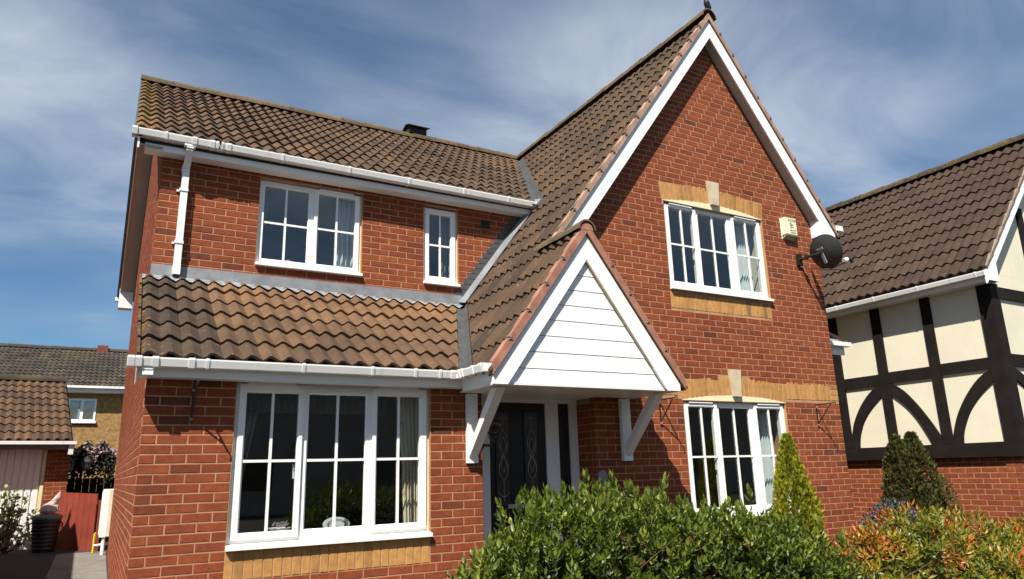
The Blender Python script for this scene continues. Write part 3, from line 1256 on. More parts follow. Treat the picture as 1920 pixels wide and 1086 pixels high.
# gable roof, left slope that sweeps down over the porch
deck = MB()
dz = -0.03
deck.prism([(2.70, -0.74, zL(2.70) + dz), (3.70, -0.74, zL(3.70) + dz), (3.95, -0.12, zL(3.95) + dz), (AP_X, -0.12, AP_Z + dz), (AP_X, 5.1, AP_Z + dz),
            (4.63, 1.45, zL(4.63) + dz), (3.5, 1.5, zL(3.5) + dz), (2.70, -0.2, zL(2.70) + dz)], (0, 0, -0.03))
deck.prism([(AP_X, -0.12, AP_Z + dz), (8.5, -0.12, zL(2 * AP_X - 8.5) + dz), (8.5, 8.8, zL(2 * AP_X - 8.5) + dz), (AP_X, 5.2, AP_Z + dz)], (0, 0, -0.03))
roof_g = deck.build('roof', M_DARK, H)
YPF = -0.818          # front edge of porch tiles
YMF = -0.166          # front edge of main verge tiles
PR_X = 3.735         # porch ridge
eaveL = Vector((2.635, YPF, zL(2.635)))
gl_tone = lambda r_, c, p: min(1, max(0, rng.gauss(0.36, 0.10)))
NL_ROW, GL = 19, 0.341
back_clips = [(v0p + side_n * 0.06, -side_n)]
# porch part of the slope (below the porch ridge), from the porch front back to wall B
xsplit = PR_X + 0.02
tile_field(roof_g, eaveL, (0, 1, 0), vL, 9, NL_ROW, GL,
           [(v0p + side_n * 0.05, -side_n), (Vector((xsplit, 0, 0)), Vector((1, 0, 0))), (Vector((0, YB - 0.15, 0)), Vector((0, 1, 0)))], gl_tone, seen=1.4)
# upper part behind the main verge; below the main roof's eaves it stops at wall B, above it at the valley
off = (YMF - YPF) - 2 * 0.3
tile_field(roof_g, eaveL + Vector((0, 0.6, 0)), (0, 1, 0), vL, 7, NL_ROW, GL,
           [(Vector((xsplit, 0, 0)), Vector((-1, 0, 0))), (Vector((0, YMF, 0)), Vector((0, -1, 0))), (Vector((0, YB - 0.15, 0)), Vector((0, 1, 0))), (Vector((AP_X - 0.05, 0, 0)), Vector((1, 0, 0)))], gl_tone, seen=1.4)
tile_field(roof_g, eaveL + Vector((0, 0.6, 0)), (0, 1, 0), vL, 20, NL_ROW, GL,
           [(Vector((0, YB - 0.15, 0)), Vector((0, -1, 0))), (vmp + sm * 0.05, -sm), (Vector((AP_X - 0.05, 0, 0)), Vector((1, 0, 0)))], gl_tone)
# right slope of the gable
vR = Vector((-1, 0, TB)).normalized()
tile_field(roof_g, (8.66, YMF, zL(2 * AP_X - 8.66)), (0, 1, 0), vR, 30, 11, GL, [(Vector((AP_X + 0.05, 0, 0)), Vector((-1, 0, 0)))], gl_tone)
ridge_tiles(roof_g, (AP_X, YMF - 0.02, AP_Z - 0.015), (AP_X, 5.3, AP_Z - 0.015), 0.125, M_RIDGE, 12)
# porch right slope and porch ridge
PZ = zL(PR_X)
zP = lambda x: PZ - TB * (x - PR_X)
deck = MB()
deck.prism([(PR_X, -0.74, PZ + dz), (4.84, -0.74, zP(4.84) + dz), (4.84, -0.005, zP(4.84) + dz), (PR_X, -0.005, PZ + dz)], (0, 0, -0.03))
roof_p = deck.build('roof', M_DARK, H)
tile_field(roof_p, (4.895, YPF, zP(4.895)), (0, 1, 0), vR, 3, 6, GL, [(Vector((PR_X + 0.03, 0, 0)), Vector((-1, 0, 0))), (Vector((0, -0.01, 0)), Vector((0, 1, 0)))], gl_tone)
ridge_tiles(roof_p, (PR_X, YPF - 0.015, PZ - 0.03), (PR_X, 0.02, PZ - 0.03), 0.10, M_RIDGE, 2)
place_tiles(TILES, M_TILE, 300, H, 'roof_tiling')


# mortar plug in the open end of the porch ridge
for (x_, y_, z_, r_, par) in ((PR_X, YPF - 0.012, PZ - 0.03, 0.078, roof_p),):
    b = MB()
    b.prism([(x_ + r_ * math.cos(math.pi * k / 10), y_, z_ + r_ * math.sin(math.pi * k / 10)) for k in range(11)], (0, 0.03, 0))
    b.build('ridge_end_mortar', M_SALM, par)

# verge mortar, clips and bargeboards
def slope_prism(mb, x0, x1, zf, top, bot, y0, y1):
    """strip in the gable plane between two offsets below the line z = zf(x)"""
    mb.prism([(x0, y0, zf(x0) + top), (x1, y0, zf(x1) + top), (x1, y0, zf(x1) + bot), (x0, y0, zf(x0) + bot)], (0, y1 - y0, 0))


zRt = lambda x: AP_Z - TB * (x - AP_X)
vmort = MB()
slope_prism(vmort, 3.70, AP_X, zL, 0.058, -0.036, -0.176, -0.10)
slope_prism(vmort, AP_X, 8.62, zRt, 0.058, -0.036, -0.176, -0.10)
vmort.build('verge_mortar', mat_rough('pale_verge_mortar', (0.33, 0.205, 0.15), 0.3, 7, 0.95, 90, 0.5), roof_g)
vmort = MB()
slope_prism(vmort, 2.655, PR_X, zL, 0.062, -0.054, -0.828, -0.74)
slope_prism(vmort, PR_X, 4.87, zP, 0.062, -0.054, -0.828, -0.74)
vmort.build('verge_mortar', M_SALM, roof_p)
uc = MB()
slope_prism(uc, 3.70, AP_X, zL, -0.037, -0.047, -0.156, -0.09)
slope_prism(uc, AP_X, 8.60, zRt, -0.037, -0.047, -0.156, -0.09)
slope_prism(uc, 2.66, PR_X, zL, -0.055, -0.069, -0.806, -0.72)
slope_prism(uc, PR_X, 4.86, zP, -0.055, -0.069, -0.806, -0.72)
uc.build('undercloak', M_LEADD, roof_g)


def clip_at(parent, p, ax, y):
    c = MB()
    p = Vector(p)
    n = Vector((-ax.z, 0, ax.x))
    if n.z < 0: n = -n
    c.bar(p - ax * 0.022 + n * 0.004, p + ax * 0.022 + n * 0.004, 0.012, 0.008, n)
    c.bar(p + n * 0.030, p - n * 0.022, 0.012, 0.008, ax)
    c.bar(p + n * 0.030, p + n * 0.030 + Vector((0, 0.04, 0)), 0.012, 0.006, n)
    c.build('verge_clip', M_CLIP, parent)


for r_ in range(1, 19):
    q = eaveL + vL * (GL * r_ + 0.02) + nL * 0.02
    if q.x < PR_X - 0.12:
        clip_at(roof_p, (q.x, -0.832, q.z), vL, 0)
    elif q.x > PR_X + 0.25 and q.x < AP_X - 0.15:
        clip_at(roof_g, (q.x, -0.18, q.z), vL, 0)
        clip_at(roof_g, (2 * AP_X - q.x, -0.18, q.z), vR, 0) if 2 * AP_X - q.x < 8.6 else None
    if q.x < PR_X - 0.12:
        clip_at(roof_p, (2 * PR_X - q.x, -0.832, q.z), vR, 0)

# main gable bargeboards: outer top edge apex z 7.465-ish, inner apex z 7.15
BO, BI = AP_Z - 0.046, SOF_Z + 0.008
barge = MB()
bzo = lambda x: BO - TB * abs(x - AP_X)
bzi = lambda x: BI - TB * abs(x - AP_X)
barge.xz([(3.72, bzo(3.72)), (AP_X, BO), (AP_X, BI), (3.72, bzi(3.72))], -0.15, -0.128)
barge.build('bargeboard', M_WBOARD, H)
barge = MB()
barge.xz([(AP_X + 0.0015, BO - 0.001), (8.42, bzo(8.42)), (8.575, bzo(8.42) - 0.12), (8.575, 4.545), (8.262, 4.545), (8.262, bzi(8.262)), (AP_X + 0.0015, BI)], -0.15, -0.128)
barge.build('bargeboard', M_WBOARD, H)
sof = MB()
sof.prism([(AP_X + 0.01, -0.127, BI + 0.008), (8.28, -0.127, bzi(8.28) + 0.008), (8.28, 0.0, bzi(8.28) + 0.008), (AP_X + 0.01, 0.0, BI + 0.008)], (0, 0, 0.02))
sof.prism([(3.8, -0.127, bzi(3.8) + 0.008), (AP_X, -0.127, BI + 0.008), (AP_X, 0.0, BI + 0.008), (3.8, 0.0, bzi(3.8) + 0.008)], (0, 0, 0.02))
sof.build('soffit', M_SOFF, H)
bx = MB()
bx.box(8.256, 8.268, -0.127, 0.03, 4.548, bzi(8.256) + 0.02)
bx.box(8.27, 8.57, -0.127, 8.6, 4.55, 4.57)
bx.box(8.555, 8.573, -0.126, 8.6, 4.571, 4.70)
bx.build('box_end', M_WBOARD, H)
gr_ = MB()
gr_.box(8.58, 8.70, -0.16, 8.7, 4.66, 4.725)
gr_.build('gutter', M_GUT, H)
ge = MB()
ge.box(8.578, 8.705, -0.20, -0.161, 4.655, 4.730)
ge.build('gutter_end', M_GUT, H)

# porch bargeboards and cladding
PBO = PZ - 0.068                         # outer apex
PBI = 3.455                              # inner apex
YP = -0.80
pbo = lambda x: PBO - TB * abs(x - PR_X)
pb = MB()
pb.xz([(PR_X - 0.001, PBO), (PR_X - 0.001, PBI), (2.81, 2.195), (2.662, 2.195), (2.662, pbo(2.662))], YP, YP + 0.024)
pb.build('bargeboard', M_WBOARD, H)
pb = MB()
pb.xz([(PR_X + 0.001, PBO), (4.815, pbo(4.815)), (4.815, 2.195), (4.645, 2.195), (PR_X + 0.001, PBI)], YP, YP + 0.024)
pb.build('bargeboard', M_WBOARD, H)
bm_bead = MB()
bm_bead.prism([(4.645, YP + 0.002, 2.22), (PR_X + 0.001, YP + 0.002, PBI - 0.0), (PR_X + 0.001, YP + 0.002, PBI - 0.022), (4.630, YP + 0.002, 2.22)], (0, 0.035, 0))
bm_bead.build('cladding_trim', M_STONE, H)
xi = lambda z: (PBI - z) / ((PBI - 2.195) / (PR_X - 2.81))
zb = [2.197 + 0.1565 * i for i in range(9)]
for i in range(8):
    z0, z1 = zb[i] + 0.0015, min(zb[i + 1], PBI - 0.01)
    b = MB()
    x0a, x0b = xi(z0) + 0.02, xi(z1) + 0.02
    ya = YP + 0.036
    # shiplap board: face leans out slightly and its lower edge is rebated
    b.prism([(PR_X - x0a, ya, z0), (PR_X + x0a, ya, z0), (PR_X + x0b, ya + 0.004, z1 - 0.004), (PR_X - x0b, ya + 0.004, z1 - 0.004)], (0, 0.015, 0))
    b.build('cladding_board', M_WBOARD, H)
bk = MB()
bk.xz([(2.74, 2.2), (4.72, 2.2), (PR_X, 3.52)], YP + 0.046, YP + 0.06)
bk.build('cladding_backing', M_DARK, H)
# porch soffit, side fascias
ps = MB()
for i in range(9):
    y0 = YP + 0.03 + i * 0.122
    ps.box(2.70 if y0 < -0.16 else 2.96, 4.80 if y0 < -0.13 else 4.29, y0, min(y0 + 0.116, 0.315), 2.196, 2.206)
ps.box(2.72, 4.79, YP + 0.03, -0.02, 2.208, 2.216)
ps.box(2.96, 4.29, -0.02, 0.315, 2.208, 2.216)
ps.build('porch_soffit', M_WHITE, H)
fs_ = MB()
fs_.box(2.672, 2.692, YP + 0.026, -0.153, 2.190, 2.37)
fs_.build('fascia', M_WHITE, H)
fs_ = MB()
fs_.box(4.795, 4.812, YP + 0.026, -0.002, 2.190, 2.37)
fs_.build('fascia', M_WHITE, H)

# lower eaves: fascia, soffit, end box, gutter
ev = MB()
ev.box(-0.075, 2.672, -0.152, -0.132, 2.232, 2.385)
ev.build('fascia', M_WHITE, H)
ev = MB()
ev.box(-0.072, 2.74, -0.131, -0.001, 2.234, 2.246)
ev.build('soffit', M_WHITE, H)
ev = MB()
ev.yz([(-0.165, 2.19), (0.05, 2.19), (0.05, 2.46), (-0.165, 2.34)], -0.082, -0.0755)
ev.build('box_end', M_WHITE, H)


def gutter(name, a, b, out, wid=0.112, h=0.066, brackets=(), unions=(), caps=(True, True)):
    """square-line gutter along a->b (top back edge), out = unit vector away from the wall"""
    a, b, out = Vector(a), Vector(b), Vector(out)
    d = (b - a).normalized()
    zv = Vector((0, 0, 1))
    sec = [(0, 0), (0, -h), (wid * 0.86, -h), (wid, -0.012), (wid, 0), (wid - 0.010, 0), (wid - 0.010, -0.008), (wid * 0.83, -h + 0.006), (0.006, -h + 0.006), (0.006, 0)]
    g = MB()
    g.prism([a + out * x + zv * z for x, z in sec], b - a)
    go = g.build(name, M_GUT, H)

    def band(s, wdt, ex, nm):
        mb = MB()
        p = a + d * s
        sec2 = [(-0.002, 0.004), (-0.002, -h - ex), (wid * 0.86 + ex * 0.7, -h - ex), (wid + ex, -0.012), (wid + ex, 0.006), (wid - 0.008, 0.006)]
        mb.prism([p + out * x + zv * z for x, z in sec2] , d * wdt)
        mb.build(nm, M_GUT, go)
    for s in brackets:
        band(s, 0.024, 0.005, 'gutter_bracket')
    for s in unions:
        band(s, 0.045, 0.0065, 'gutter_union')
    Lg = (b - a).length
    for i, on in enumerate(caps):
        if on:
            mb = MB()
            p = a if i == 0 else b - d * 0.012
            sec2 = [(-0.003, 0.004), (-0.003, -h - 0.004), (wid * 0.86 + 0.003, -h - 0.004), (wid + 0.004, -0.012), (wid + 0.004, 0.004)]
            mb.prism([p - d * 0.004 + out * x + zv * z for x, z in sec2], d * 0.016)
            mb.build('gutter_end', M_GUT, go)
    return go


ga = gutter('gutter', (-0.15, -0.154, 2.368), (2.70 - 0.02, -0.154, 2.372), (0, -1, 0), unions=(0.0, 0.05, 0.165, 0.42, 2.68 - 0.02), brackets=(0.545, 1.295, 1.895, 2.30, 2.54), caps=(True, False))
gp_ = gutter('gutter', (2.672 + 0.0, -0.152 - 0.112, 2.372), (2.672, -0.79, 2.372), (-1, 0, 0), brackets=(0.10, 0.31), unions=(0.02, 0.46), caps=(False, True))
cor = MB()
cor.box(2.56, 2.675, -0.266, -0.152, 2.304, 2.3715)
cor.build('gutter_corner', M_GUT, H)
# stub of the running outlet at the left end
oc = MB()
oc.box(-0.045, 0.030, -0.235, -0.165, 2.235, 2.30)
oc.box(-0.050, 0.035, -0.240, -0.160, 2.275, 2.303)
oc.build('gutter_outlet', M_GUT, H)

# upper eaves
ev = MB()
ev.box(-0.175, 4.62, 1.427, 1.447, 4.785, 4.945)
ev.build('fascia', M_WHITE, H)
ev = MB()
ev.box(-0.175, 4.62, 1.448, YB - 0.001, 4.785, 4.797)
ev.build('soffit', M_WHITE, H)
gb_ = gutter('gutter', (-0.30, 1.426, 4.958), (4.50, 1.426, 4.934), (0, -1, 0), brackets=(0.30, 1.48, 2.24, 2.98, 3.72, 4.36), unions=(0.0, 0.56, 0.735, 0.80, 0.82, 0.90))
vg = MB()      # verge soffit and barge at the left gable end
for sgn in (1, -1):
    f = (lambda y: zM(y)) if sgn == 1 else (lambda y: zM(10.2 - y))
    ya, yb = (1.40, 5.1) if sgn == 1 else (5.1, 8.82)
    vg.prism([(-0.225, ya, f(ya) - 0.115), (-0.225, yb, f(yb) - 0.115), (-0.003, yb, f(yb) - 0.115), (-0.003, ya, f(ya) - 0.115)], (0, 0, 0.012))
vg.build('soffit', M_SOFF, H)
vg = MB()
for sgn in (1, -1):
    f = (lambda y: zM(y)) if sgn == 1 else (lambda y: zM(10.2 - y))
    ya, yb = (1.36, 5.1) if sgn == 1 else (5.1, 8.84)
    vg.prism([(-0.245, ya, f(ya) - 0.135), (-0.245, yb, f(yb) - 0.135), (-0.245, yb, f(yb) - 0.015), (-0.245, ya, f(ya) - 0.015)], (0.019, 0, 0))
vg.build('bargeboard', M_WBOARD, H)
vg = MB()
for sgn in (1, -1):
    f = (lambda y: zM(y)) if sgn == 1 else (lambda y: zM(10.2 - y))
    ya, yb = (1.36, 5.1) if sgn == 1 else (5.1, 8.86)
    vg.prism([(-0.288, ya, f(ya) - 0.012), (-0.288, yb, f(yb) - 0.012), (-0.20, yb, f(yb) - 0.012), (-0.20, ya, f(ya) - 0.012)], (0, 0, 0.02))
vg.build('verge_mortar', M_LEADD, roof_m)
vg = MB()
vg.yz([(8.62, 4.62), (8.85, 4.62), (8.85, 4.86), (8.62, 5.0)], -0.25, -0.02)
vg.build('box_end', M_WHITE, H)
vg = MB()
vg.box(-0.31, -0.1, 8.86, 8.97, 4.80, 4.87)
vg.build('gutter', M_GUT, H)

# downpipe on the upper wall
dp = MB()
sq = 0.0345
P_ = [(0.250, 1.372, 4.895), (0.246, 1.372, 4.84), (0.238, 1.535, 4.665), (0.232, 1.535, 3.50)]
for (a, b) in zip(P_, P_[1:]):
    dp.bar(a, b, 0.068, 0.068, (0, 1, 0))
dpo = dp.build('downpipe', M_GUT, H)
for z in (4.41, 3.83):
    c = MB()
    c.box(0.232 - 0.043, 0.232 + 0.043, 1.493, 1.574, z, z + 0.03)
    c.box(0.232 - 0.066, 0.232 - 0.043, 1.55, 1.574, z + 0.006, z + 0.024)
    c.build('pipe_clip', M_GUT, dpo)
c = MB()
c.box(0.19, 0.30, 1.335, 1.412, 4.86, 4.895)
c.box(0.197, 0.265, 1.496, 1.573, 4.63, 4.70)
c.box(0.196, 0.268, 1.496, 1.573, 3.50, 3.60)
c.build('pipe_socket', M_GUT, dpo)
c = MB()
c.box(0.208, 0.256, 1.508, 1.562, 3.4945, 3.4985)
c.build('pipe_mouth', M_DARK, dpo)

# lead work
ld = MB()
ld.box(0.0, 3.50, YB - 0.007, YB - 0.001, 3.465, 3.605)
nseg = 140
for i in range(nseg):
    x0, x1 = -0.075 + 3.55 * i / nseg, -0.075 + 3.55 * (i + 1) / nseg
    def ap(x, s):
        y = YB - 0.008 - 0.185 * s
        zz = 3.475 + (zN(y) - zN(YB - 0.008)) + 0.012
        zf = zN(y) + 0.045 + wave(x + 0.075) * 1.02
        k = max(0, s - 0.25) / 0.75
        return Vector((x, y, zz * (1 - k) + max(zf, zN(y) + 0.02) * k))
    for s in range(4):
        ld.face([ap(x0, (s + 1) / 4), ap(x1, (s + 1) / 4), ap(x1, s / 4), ap(x0, s / 4)])
ld.build('lead_flashing', M_LEAD, roof_n)
# stepped flashing up the gable slope
sf = MB()
z = 3.46
while z < 4.80:
    zx = z + 0.075
    xa = 6.48 - (AP_Z + 0.05 - z) / TB
    w0 = 0.155
    sf.xz([(xa - w0, z + 0.004), (xa + 0.06, z + 0.004), (xa + 0.118, zx + 0.002), (xa - w0 + 0.012, zx - 0.006)], YB - 0.006, YB - 0.0005)
    z = zx
sf.build('stepped_flashing', M_LEADD, roof_g)
sf = MB()
xa0, xa1 = 3.46, 4.62
sf.prism([(xa0, YB - 0.18, zL(xa0) + 0.055), (xa1, YB - 0.18, zL(xa1) + 0.055), (xa1, YB - 0.002, zL(xa1) + 0.10), (xa0, YB - 0.002, zL(xa0) + 0.10)], (-0.004, 0, 0.006))
sf.build('lead_apron', M_LEAD, roof_g)
# valley linings
def valley(parent, p0, d, n1, n2, L, w1, w2, mat, h=0.012):
    d = d.normalized()
    a1 = (n1.cross(d)).normalized()
    a2 = (n2.cross(d)).normalized()
    mb = MB()
    for i in range(10):
        q0, q1 = p0 + d * (L * i / 10), p0 + d * (L * (i + 1) / 10)
        for av, nn, ww in ((a1, n1, w1), (a2, n2, w2)):
            s = ww
            mb.prism([q0 + nn * h, q1 + nn * h, q1 + av * s + nn * h, q0 + av * s + nn * h], nn * 0.004)
    mb.build('valley_lining', mat, parent)


def away(n, d, ref):
    a = n.cross(d.normalized())
    return 1 if a.dot(ref) > 0 else -1


valley(roof_m, vmp - vm * 0.12, vm, nM, nL, 4.75, 0.11 * away(nM, vm, Vector((-1, 0, 0))), 0.12 * away(nL, vm, Vector((0, -1, 0))), M_LEADD, 0.03)
valley(roof_n, v0p - vdir * 0.03, vdir, nN, nL, 2.15, 0.090 * away(nN, vdir, Vector((-1, 0, 0))), 0.075 * away(nL, vdir, Vector((0, -1, 0))), M_LEADD, 0.006)

# flue terminal on the ridge, wall vent
rv = MB()
rv.box(4.10, 4.44, 5.0, 5.22, 7.55, 7.655)
rv.build('ridge_vent', M_DARK, roof_m)
rv = MB()
rv.prism([(4.06, 4.94, 7.66), (4.49, 4.94, 7.66), (4.49, 5.1, 7.715), (4.06, 5.1, 7.715)], (0, 0, 0.016))
rv.prism([(4.06, 5.1, 7.715), (4.49, 5.1, 7.715), (4.49, 5.27, 7.66), (4.06, 5.27, 7.66)], (0, 0, 0.016))
rv.build('vent_cap', M_DARK, roof_m)
wv = MB()
wv.box(3.79, 3.912, YB - 0.012, YB + 0.004, 4.535, 4.655)
wv.build('wall_vent', M_DARK, H)
wv = MB()
wv.prism([(3.775, YB - 0.035, 4.520), (3.915, YB - 0.035, 4.520), (3.915, YB - 0.002, 4.535), (3.775, YB - 0.002, 4.535)], (0, 0, 0.008))
wv.build('vent_lip', M_SALM, H)

# porch brackets
for bx0, bx1, zlo in ((2.776, 2.886, 1.536), (4.632, 4.752, 1.528)):
    b = MB()
    b.box(bx0, bx1, -0.048, -0.001, zlo, 2.19)
    b.build('porch_bracket', M_WBOARD, H)
    b = MB()
    xm = (bx0 + bx1) / 2
    b.prism([(xm - 0.045, -0.049, 1.68), (xm - 0.045, -0.049, 1.585), (xm - 0.045, -0.64, 2.188), (xm - 0.045, -0.51, 2.188)], (0.09, 0, 0))
    b.build('porch_bracket_brace', M_WBOARD, H)
    b = MB()
    b.lathe([(0.0, 0.008), (0.008, 0.006), (0.011, 0.0)], (xm + 0.01, -0.049, zlo + 0.06), 10, axis=(0, -1, 0))
    b.build('bolt', M_CLIP, H)

# front door and sidelight
YD = 0.317
fr = MB()
fr.box(2.97, 3.155, YD, YD + 0.07, 0.1, 2.15)
fr.box(3.155, 3.93, YD, YD + 0.07, 2.155, 2.195)
fr.box(2.97, 3.154, YD, YD + 0.07, 2.151, 2.195)
fr.box(3.885, 4.045, YD, YD + 0.07, 0.1, 2.154)
fr.box(3.931, 4.295, YD, YD + 0.07, 2.156, 2.195)
fr.box(4.20, 4.294, YD, YD + 0.07, 0.1, 2.155)
fr.box(3.115, 3.20, YD - 0.001, YD + 0.068, 0.1, 2.154)
dfr = fr.build('door_frame', M_WHITE, H)
d = MB()
d.box(3.202, 3.884, YD + 0.02, YD + 0.06, 0.12, 2.153)
door = d.build('front_door', M_DOOR, H)
for gx0, gx1 in ((3.285, 3.440), (3.625, 3.785)):
    g = MB()
    g.box(gx0, gx1, YD + 0.014, YD + 0.0185, 1.12, 2.06)
    g.build('door_pane', M_DGLASS, door)
    g = MB()
    for a0, a1, b0, b1 in ((gx0 - 0.012, gx1 + 0.012, 1.105, 1.12), (gx0 - 0.012, gx1 + 0.012, 2.06, 2.075)):
        g.box(a0, a1, YD + 0.010, YD + 0.019, b0, b1)
    g.box(gx0 - 0.012, gx0, YD + 0.010, YD + 0.019, 1.12, 2.06)
    g.box(gx1, gx1 + 0.012, YD + 0.010, YD + 0.019, 1.12, 2.06)
    g.build('pane_moulding', M_DOOR, door)
    cm = MB()
    cxg = (gx0 + gx1) / 2
    yy = YD + 0.011
    A_ = 0.052

    def curve(fn, n=18):
        cm.tube([(cxg + fn(i / n)[0], yy, fn(i / n)[1]) for i in range(n + 1)], 0.0028, 5)
    for s in (-1, 1):
        curve(lambda t, s=s: (s * A_ * math.sin(math.pi * t) ** 0.8, 1.87 - 0.30 * t))
        curve(lambda t, s=s: (s * A_ * 0.9 * math.cos(math.pi * t), 1.76 - 0.28 * t))
        curve(lambda t, s=s: (s * A_ * math.sin(math.pi * t) ** 0.8, 1.60 - 0.24 * t))
        curve(lambda t, s=s: (s * A_ * 0.55 * math.sin(2 * math.pi * t), 1.80 - 0.36 * t))
    curve(lambda t: (0, 1.36 - 0.2 * t), 3)
    curve(lambda t: (0, 2.05 - 0.18 * t), 3)
    curve(lambda t: (-0.06 + 0.12 * t, 1.245 - 0.045 * math.sin(math.pi * t)))
    curve(lambda t: (-0.05 + 0.10 * t, 1.985 + 0.02 * math.sin(math.pi * t)))
    cm.build('leading', M_LEADCAME, door)
g = MB()
g.box(4.046, 4.199, YD + 0.03, YD + 0.035, 0.14, 2.154)
g.build('sidelight_pane', M_OBSC, dfr)
lb = MB()
lb.box(3.40, 3.63, YD + 0.003, YD + 0.019, 1.085, 1.125)
lb.build('letterbox', M_CHROME, door)
st_ = MB()
st_.box(3.0, 4.29, 0.02, 0.32, -0.1, 0.1)
st_.build('door_step', M_CONC, H)
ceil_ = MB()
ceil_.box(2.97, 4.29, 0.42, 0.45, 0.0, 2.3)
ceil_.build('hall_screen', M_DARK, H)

# side canopy on the right wall
cn = MB()
cn.prism([(8.36, 0.25, 3.32), (9.12, 0.25, 3.13), (9.12, 1.6, 3.13), (8.36, 1.6, 3.60)], (0, 0, 0.035))
cn.build('canopy_roof', M_NTILE, H)
cn = MB()
cn.box(8.36, 9.05, 0.30, 0.32, 2.96, 3.19)
cn.box(8.36, 9.05, 0.321, 1.58, 3.02, 3.10)
cn.build('canopy_fascia', M_WHITE, H)
cn = MB()
cn.box(8.36, 9.09, 0.20, 0.298, 3.075, 3.135)
cn.build('canopy_gutter', M_GUT, H)

# ------------------------------------------------------------------ things fixed to the house
t = thing('alarm_box', 'cream alarm box with dark lettering high on the gable wall', 'alarm box', (7.74, 0, 4.45))
b = MB()
b.prism([(7.625, -0.001, 4.455), (7.87, -0.001, 4.455), (7.87, -0.001, 4.755), (7.625, -0.001, 4.755)], (0, -0.004, 0))
b.prism([(7.628, -0.005, 4.50), (7.868, -0.005, 4.50), (7.866, -0.075, 4.515), (7.64, -0.075, 4.515)], (0, 0, 0.24))
b.build('cover', M_ALARM, t)
b = MB()
b.prism([(7.64, -0.004, 4.455), (7.856, -0.004, 4.455), (7.862, -0.070, 4.50), (7.645, -0.070, 4.50)], (0, 0, 0.016))
b.build('lamp_lens', mat_rough('lens', (0.40, 0.36, 0.24), 0.1, 8, 0.3, 60, 0.0), t)


def letter(body, size, loc, parent, rot=(R(90), 0, 0), mat=M_INK, ext=0.0006):
    cu = bpy.data.curves.new('lettering', 'FONT')
    cu.body = body
    cu.size = size
    cu.extrude = ext
    cu.align_x = 'LEFT'
    cu.materials.append(mat)
    tmp = bpy.data.objects.new('lettering_curve', cu)
    COL.objects.link(tmp)
    me = bpy.data.meshes.new_from_object(tmp.evaluated_get(bpy.context.evaluated_depsgraph_get()))
    bpy.data.objects.remove(tmp)
    o = bpy.data.objects.new('lettering', me)
    o.parent = parent
    o.location = Vector(loc) - WL[parent.name]
    o.rotation_euler = rot
    COL.objects.link(o)
    return o


letter('ACORN', 0.052, (7.705, -0.0765, 4.700), t)
letter('alarm', 0.034, (7.735, -0.0765, 4.610), t)
letter('SECURITY', 0.027, (7.728, -0.0765, 4.565), t)
letter('SYSTEMS', 0.027, (7.732, -0.0765, 4.530), t)
b = MB()
b.tube([(7.752 + 0.016 * math.cos(a * 0.5), -0.0765, 4.658 + 0.016 * math.sin(a * 0.5)) for a in range(13)], 0.004, 5)
b.bar((7.775, -0.0765, 4.645), (7.80, -0.0765, 4.668), 0.004, 0.006, (0, 1, 0))
b.build('emblem', M_INK, t)

# satellite dish
t = thing('satellite_dish', 'dark grey satellite dish seen from behind at the right corner of the brick gable', 'satellite dish', (7.9, 0, 4.18))
b = MB()
b.box(7.86, 7.95, -0.035, -0.001, 4.10, 4.26)
b.tube([(7.905, -0.02, 4.18), (7.905, -0.14, 4.18)], 0.02, 8)
b.build('wall_mount', M_BLACK, t)
ax = Vector((0.93, -0.12, 0.33)).normalized()
dc = Vector((7.965, -0.36, 4.20))
b = MB()
b.tube([(7.905, -0.13, 4.15), (7.905, -0.15, 4.22)], 0.026, 8)
b.tube([(7.905, -0.15, 4.185), dc - ax * 0.05], 0.021, 8)
b.build('dish_arm', M_BLACK, t)
b = MB()
sx = Vector((0, 0, 1)).cross(ax).normalized()
sy = ax.cross(sx).normalized()
vs, fs = [], []
NR, NA = 6, 36
for shell in (0, 1):
    for i in range(NR + 1):
        r_ = i / NR
        for k in range(NA):
            a = 2 * math.pi * k / NA
            p = dc + sx * (0.265 * r_ * math.cos(a)) + sy * (0.235 * r_ * math.sin(a)) + ax * (0.065 * r_ * r_ - 0.012 * shell)
            vs.append(p)
o_ = (NR + 1) * NA
for i in range(NR):
    for k in range(NA):
        k2 = (k + 1) % NA
        fs.append((i * NA + k, i * NA + k2, (i + 1) * NA + k2, (i + 1) * NA + k))
        fs.append((o_ + i * NA + k2, o_ + i * NA + k, o_ + (i + 1) * NA + k, o_ + (i + 1) * NA + k2))
for k in range(NA):
    k2 = (k + 1) % NA
    fs.append((NR * NA + k, NR * NA + k2, o_ + NR * NA + k2, o_ + NR * NA + k))
b.add(vs, fs)
b.build('reflector', M_DISH, t, smooth=False)
b = MB()
b.bar(dc - ax * 0.03 + sy * 0.07 - sx * 0.0, dc - ax * 0.02 - sy * 0.15, 0.04, 0.02, ax)
b.bar(dc - ax * 0.035 + sy * 0.06 - sx * 0.05, dc - ax * 0.035 + sy * 0.06 + sx * 0.05, 0.03, 0.02, ax)
b.build('back_bracket', M_LEAD, t)
b = MB()
lnb = dc + ax * 0.36 - sy * 0.20
b.tube([dc - sy * 0.235 + ax * 0.02, dc - sy * 0.235 + ax * 0.16, lnb - sy * 0.02], 0.012, 8)
b.build('feed_arm', M_BLACK, t)
b = MB()
b.tube([lnb - ax * 0.05 + sy * 0.0, lnb + ax * 0.01], [0.032, 0.034], 12)
b.build('feed_horn', M_WHITE, t)
b = MB()
b.tube([lnb + ax * 0.012, lnb + ax * 0.07 - sy * 0.01, lnb + ax * 0.09 - sy * 0.06], 0.022, 8)
b.build('receiver', M_BLACK, t)
b = MB()
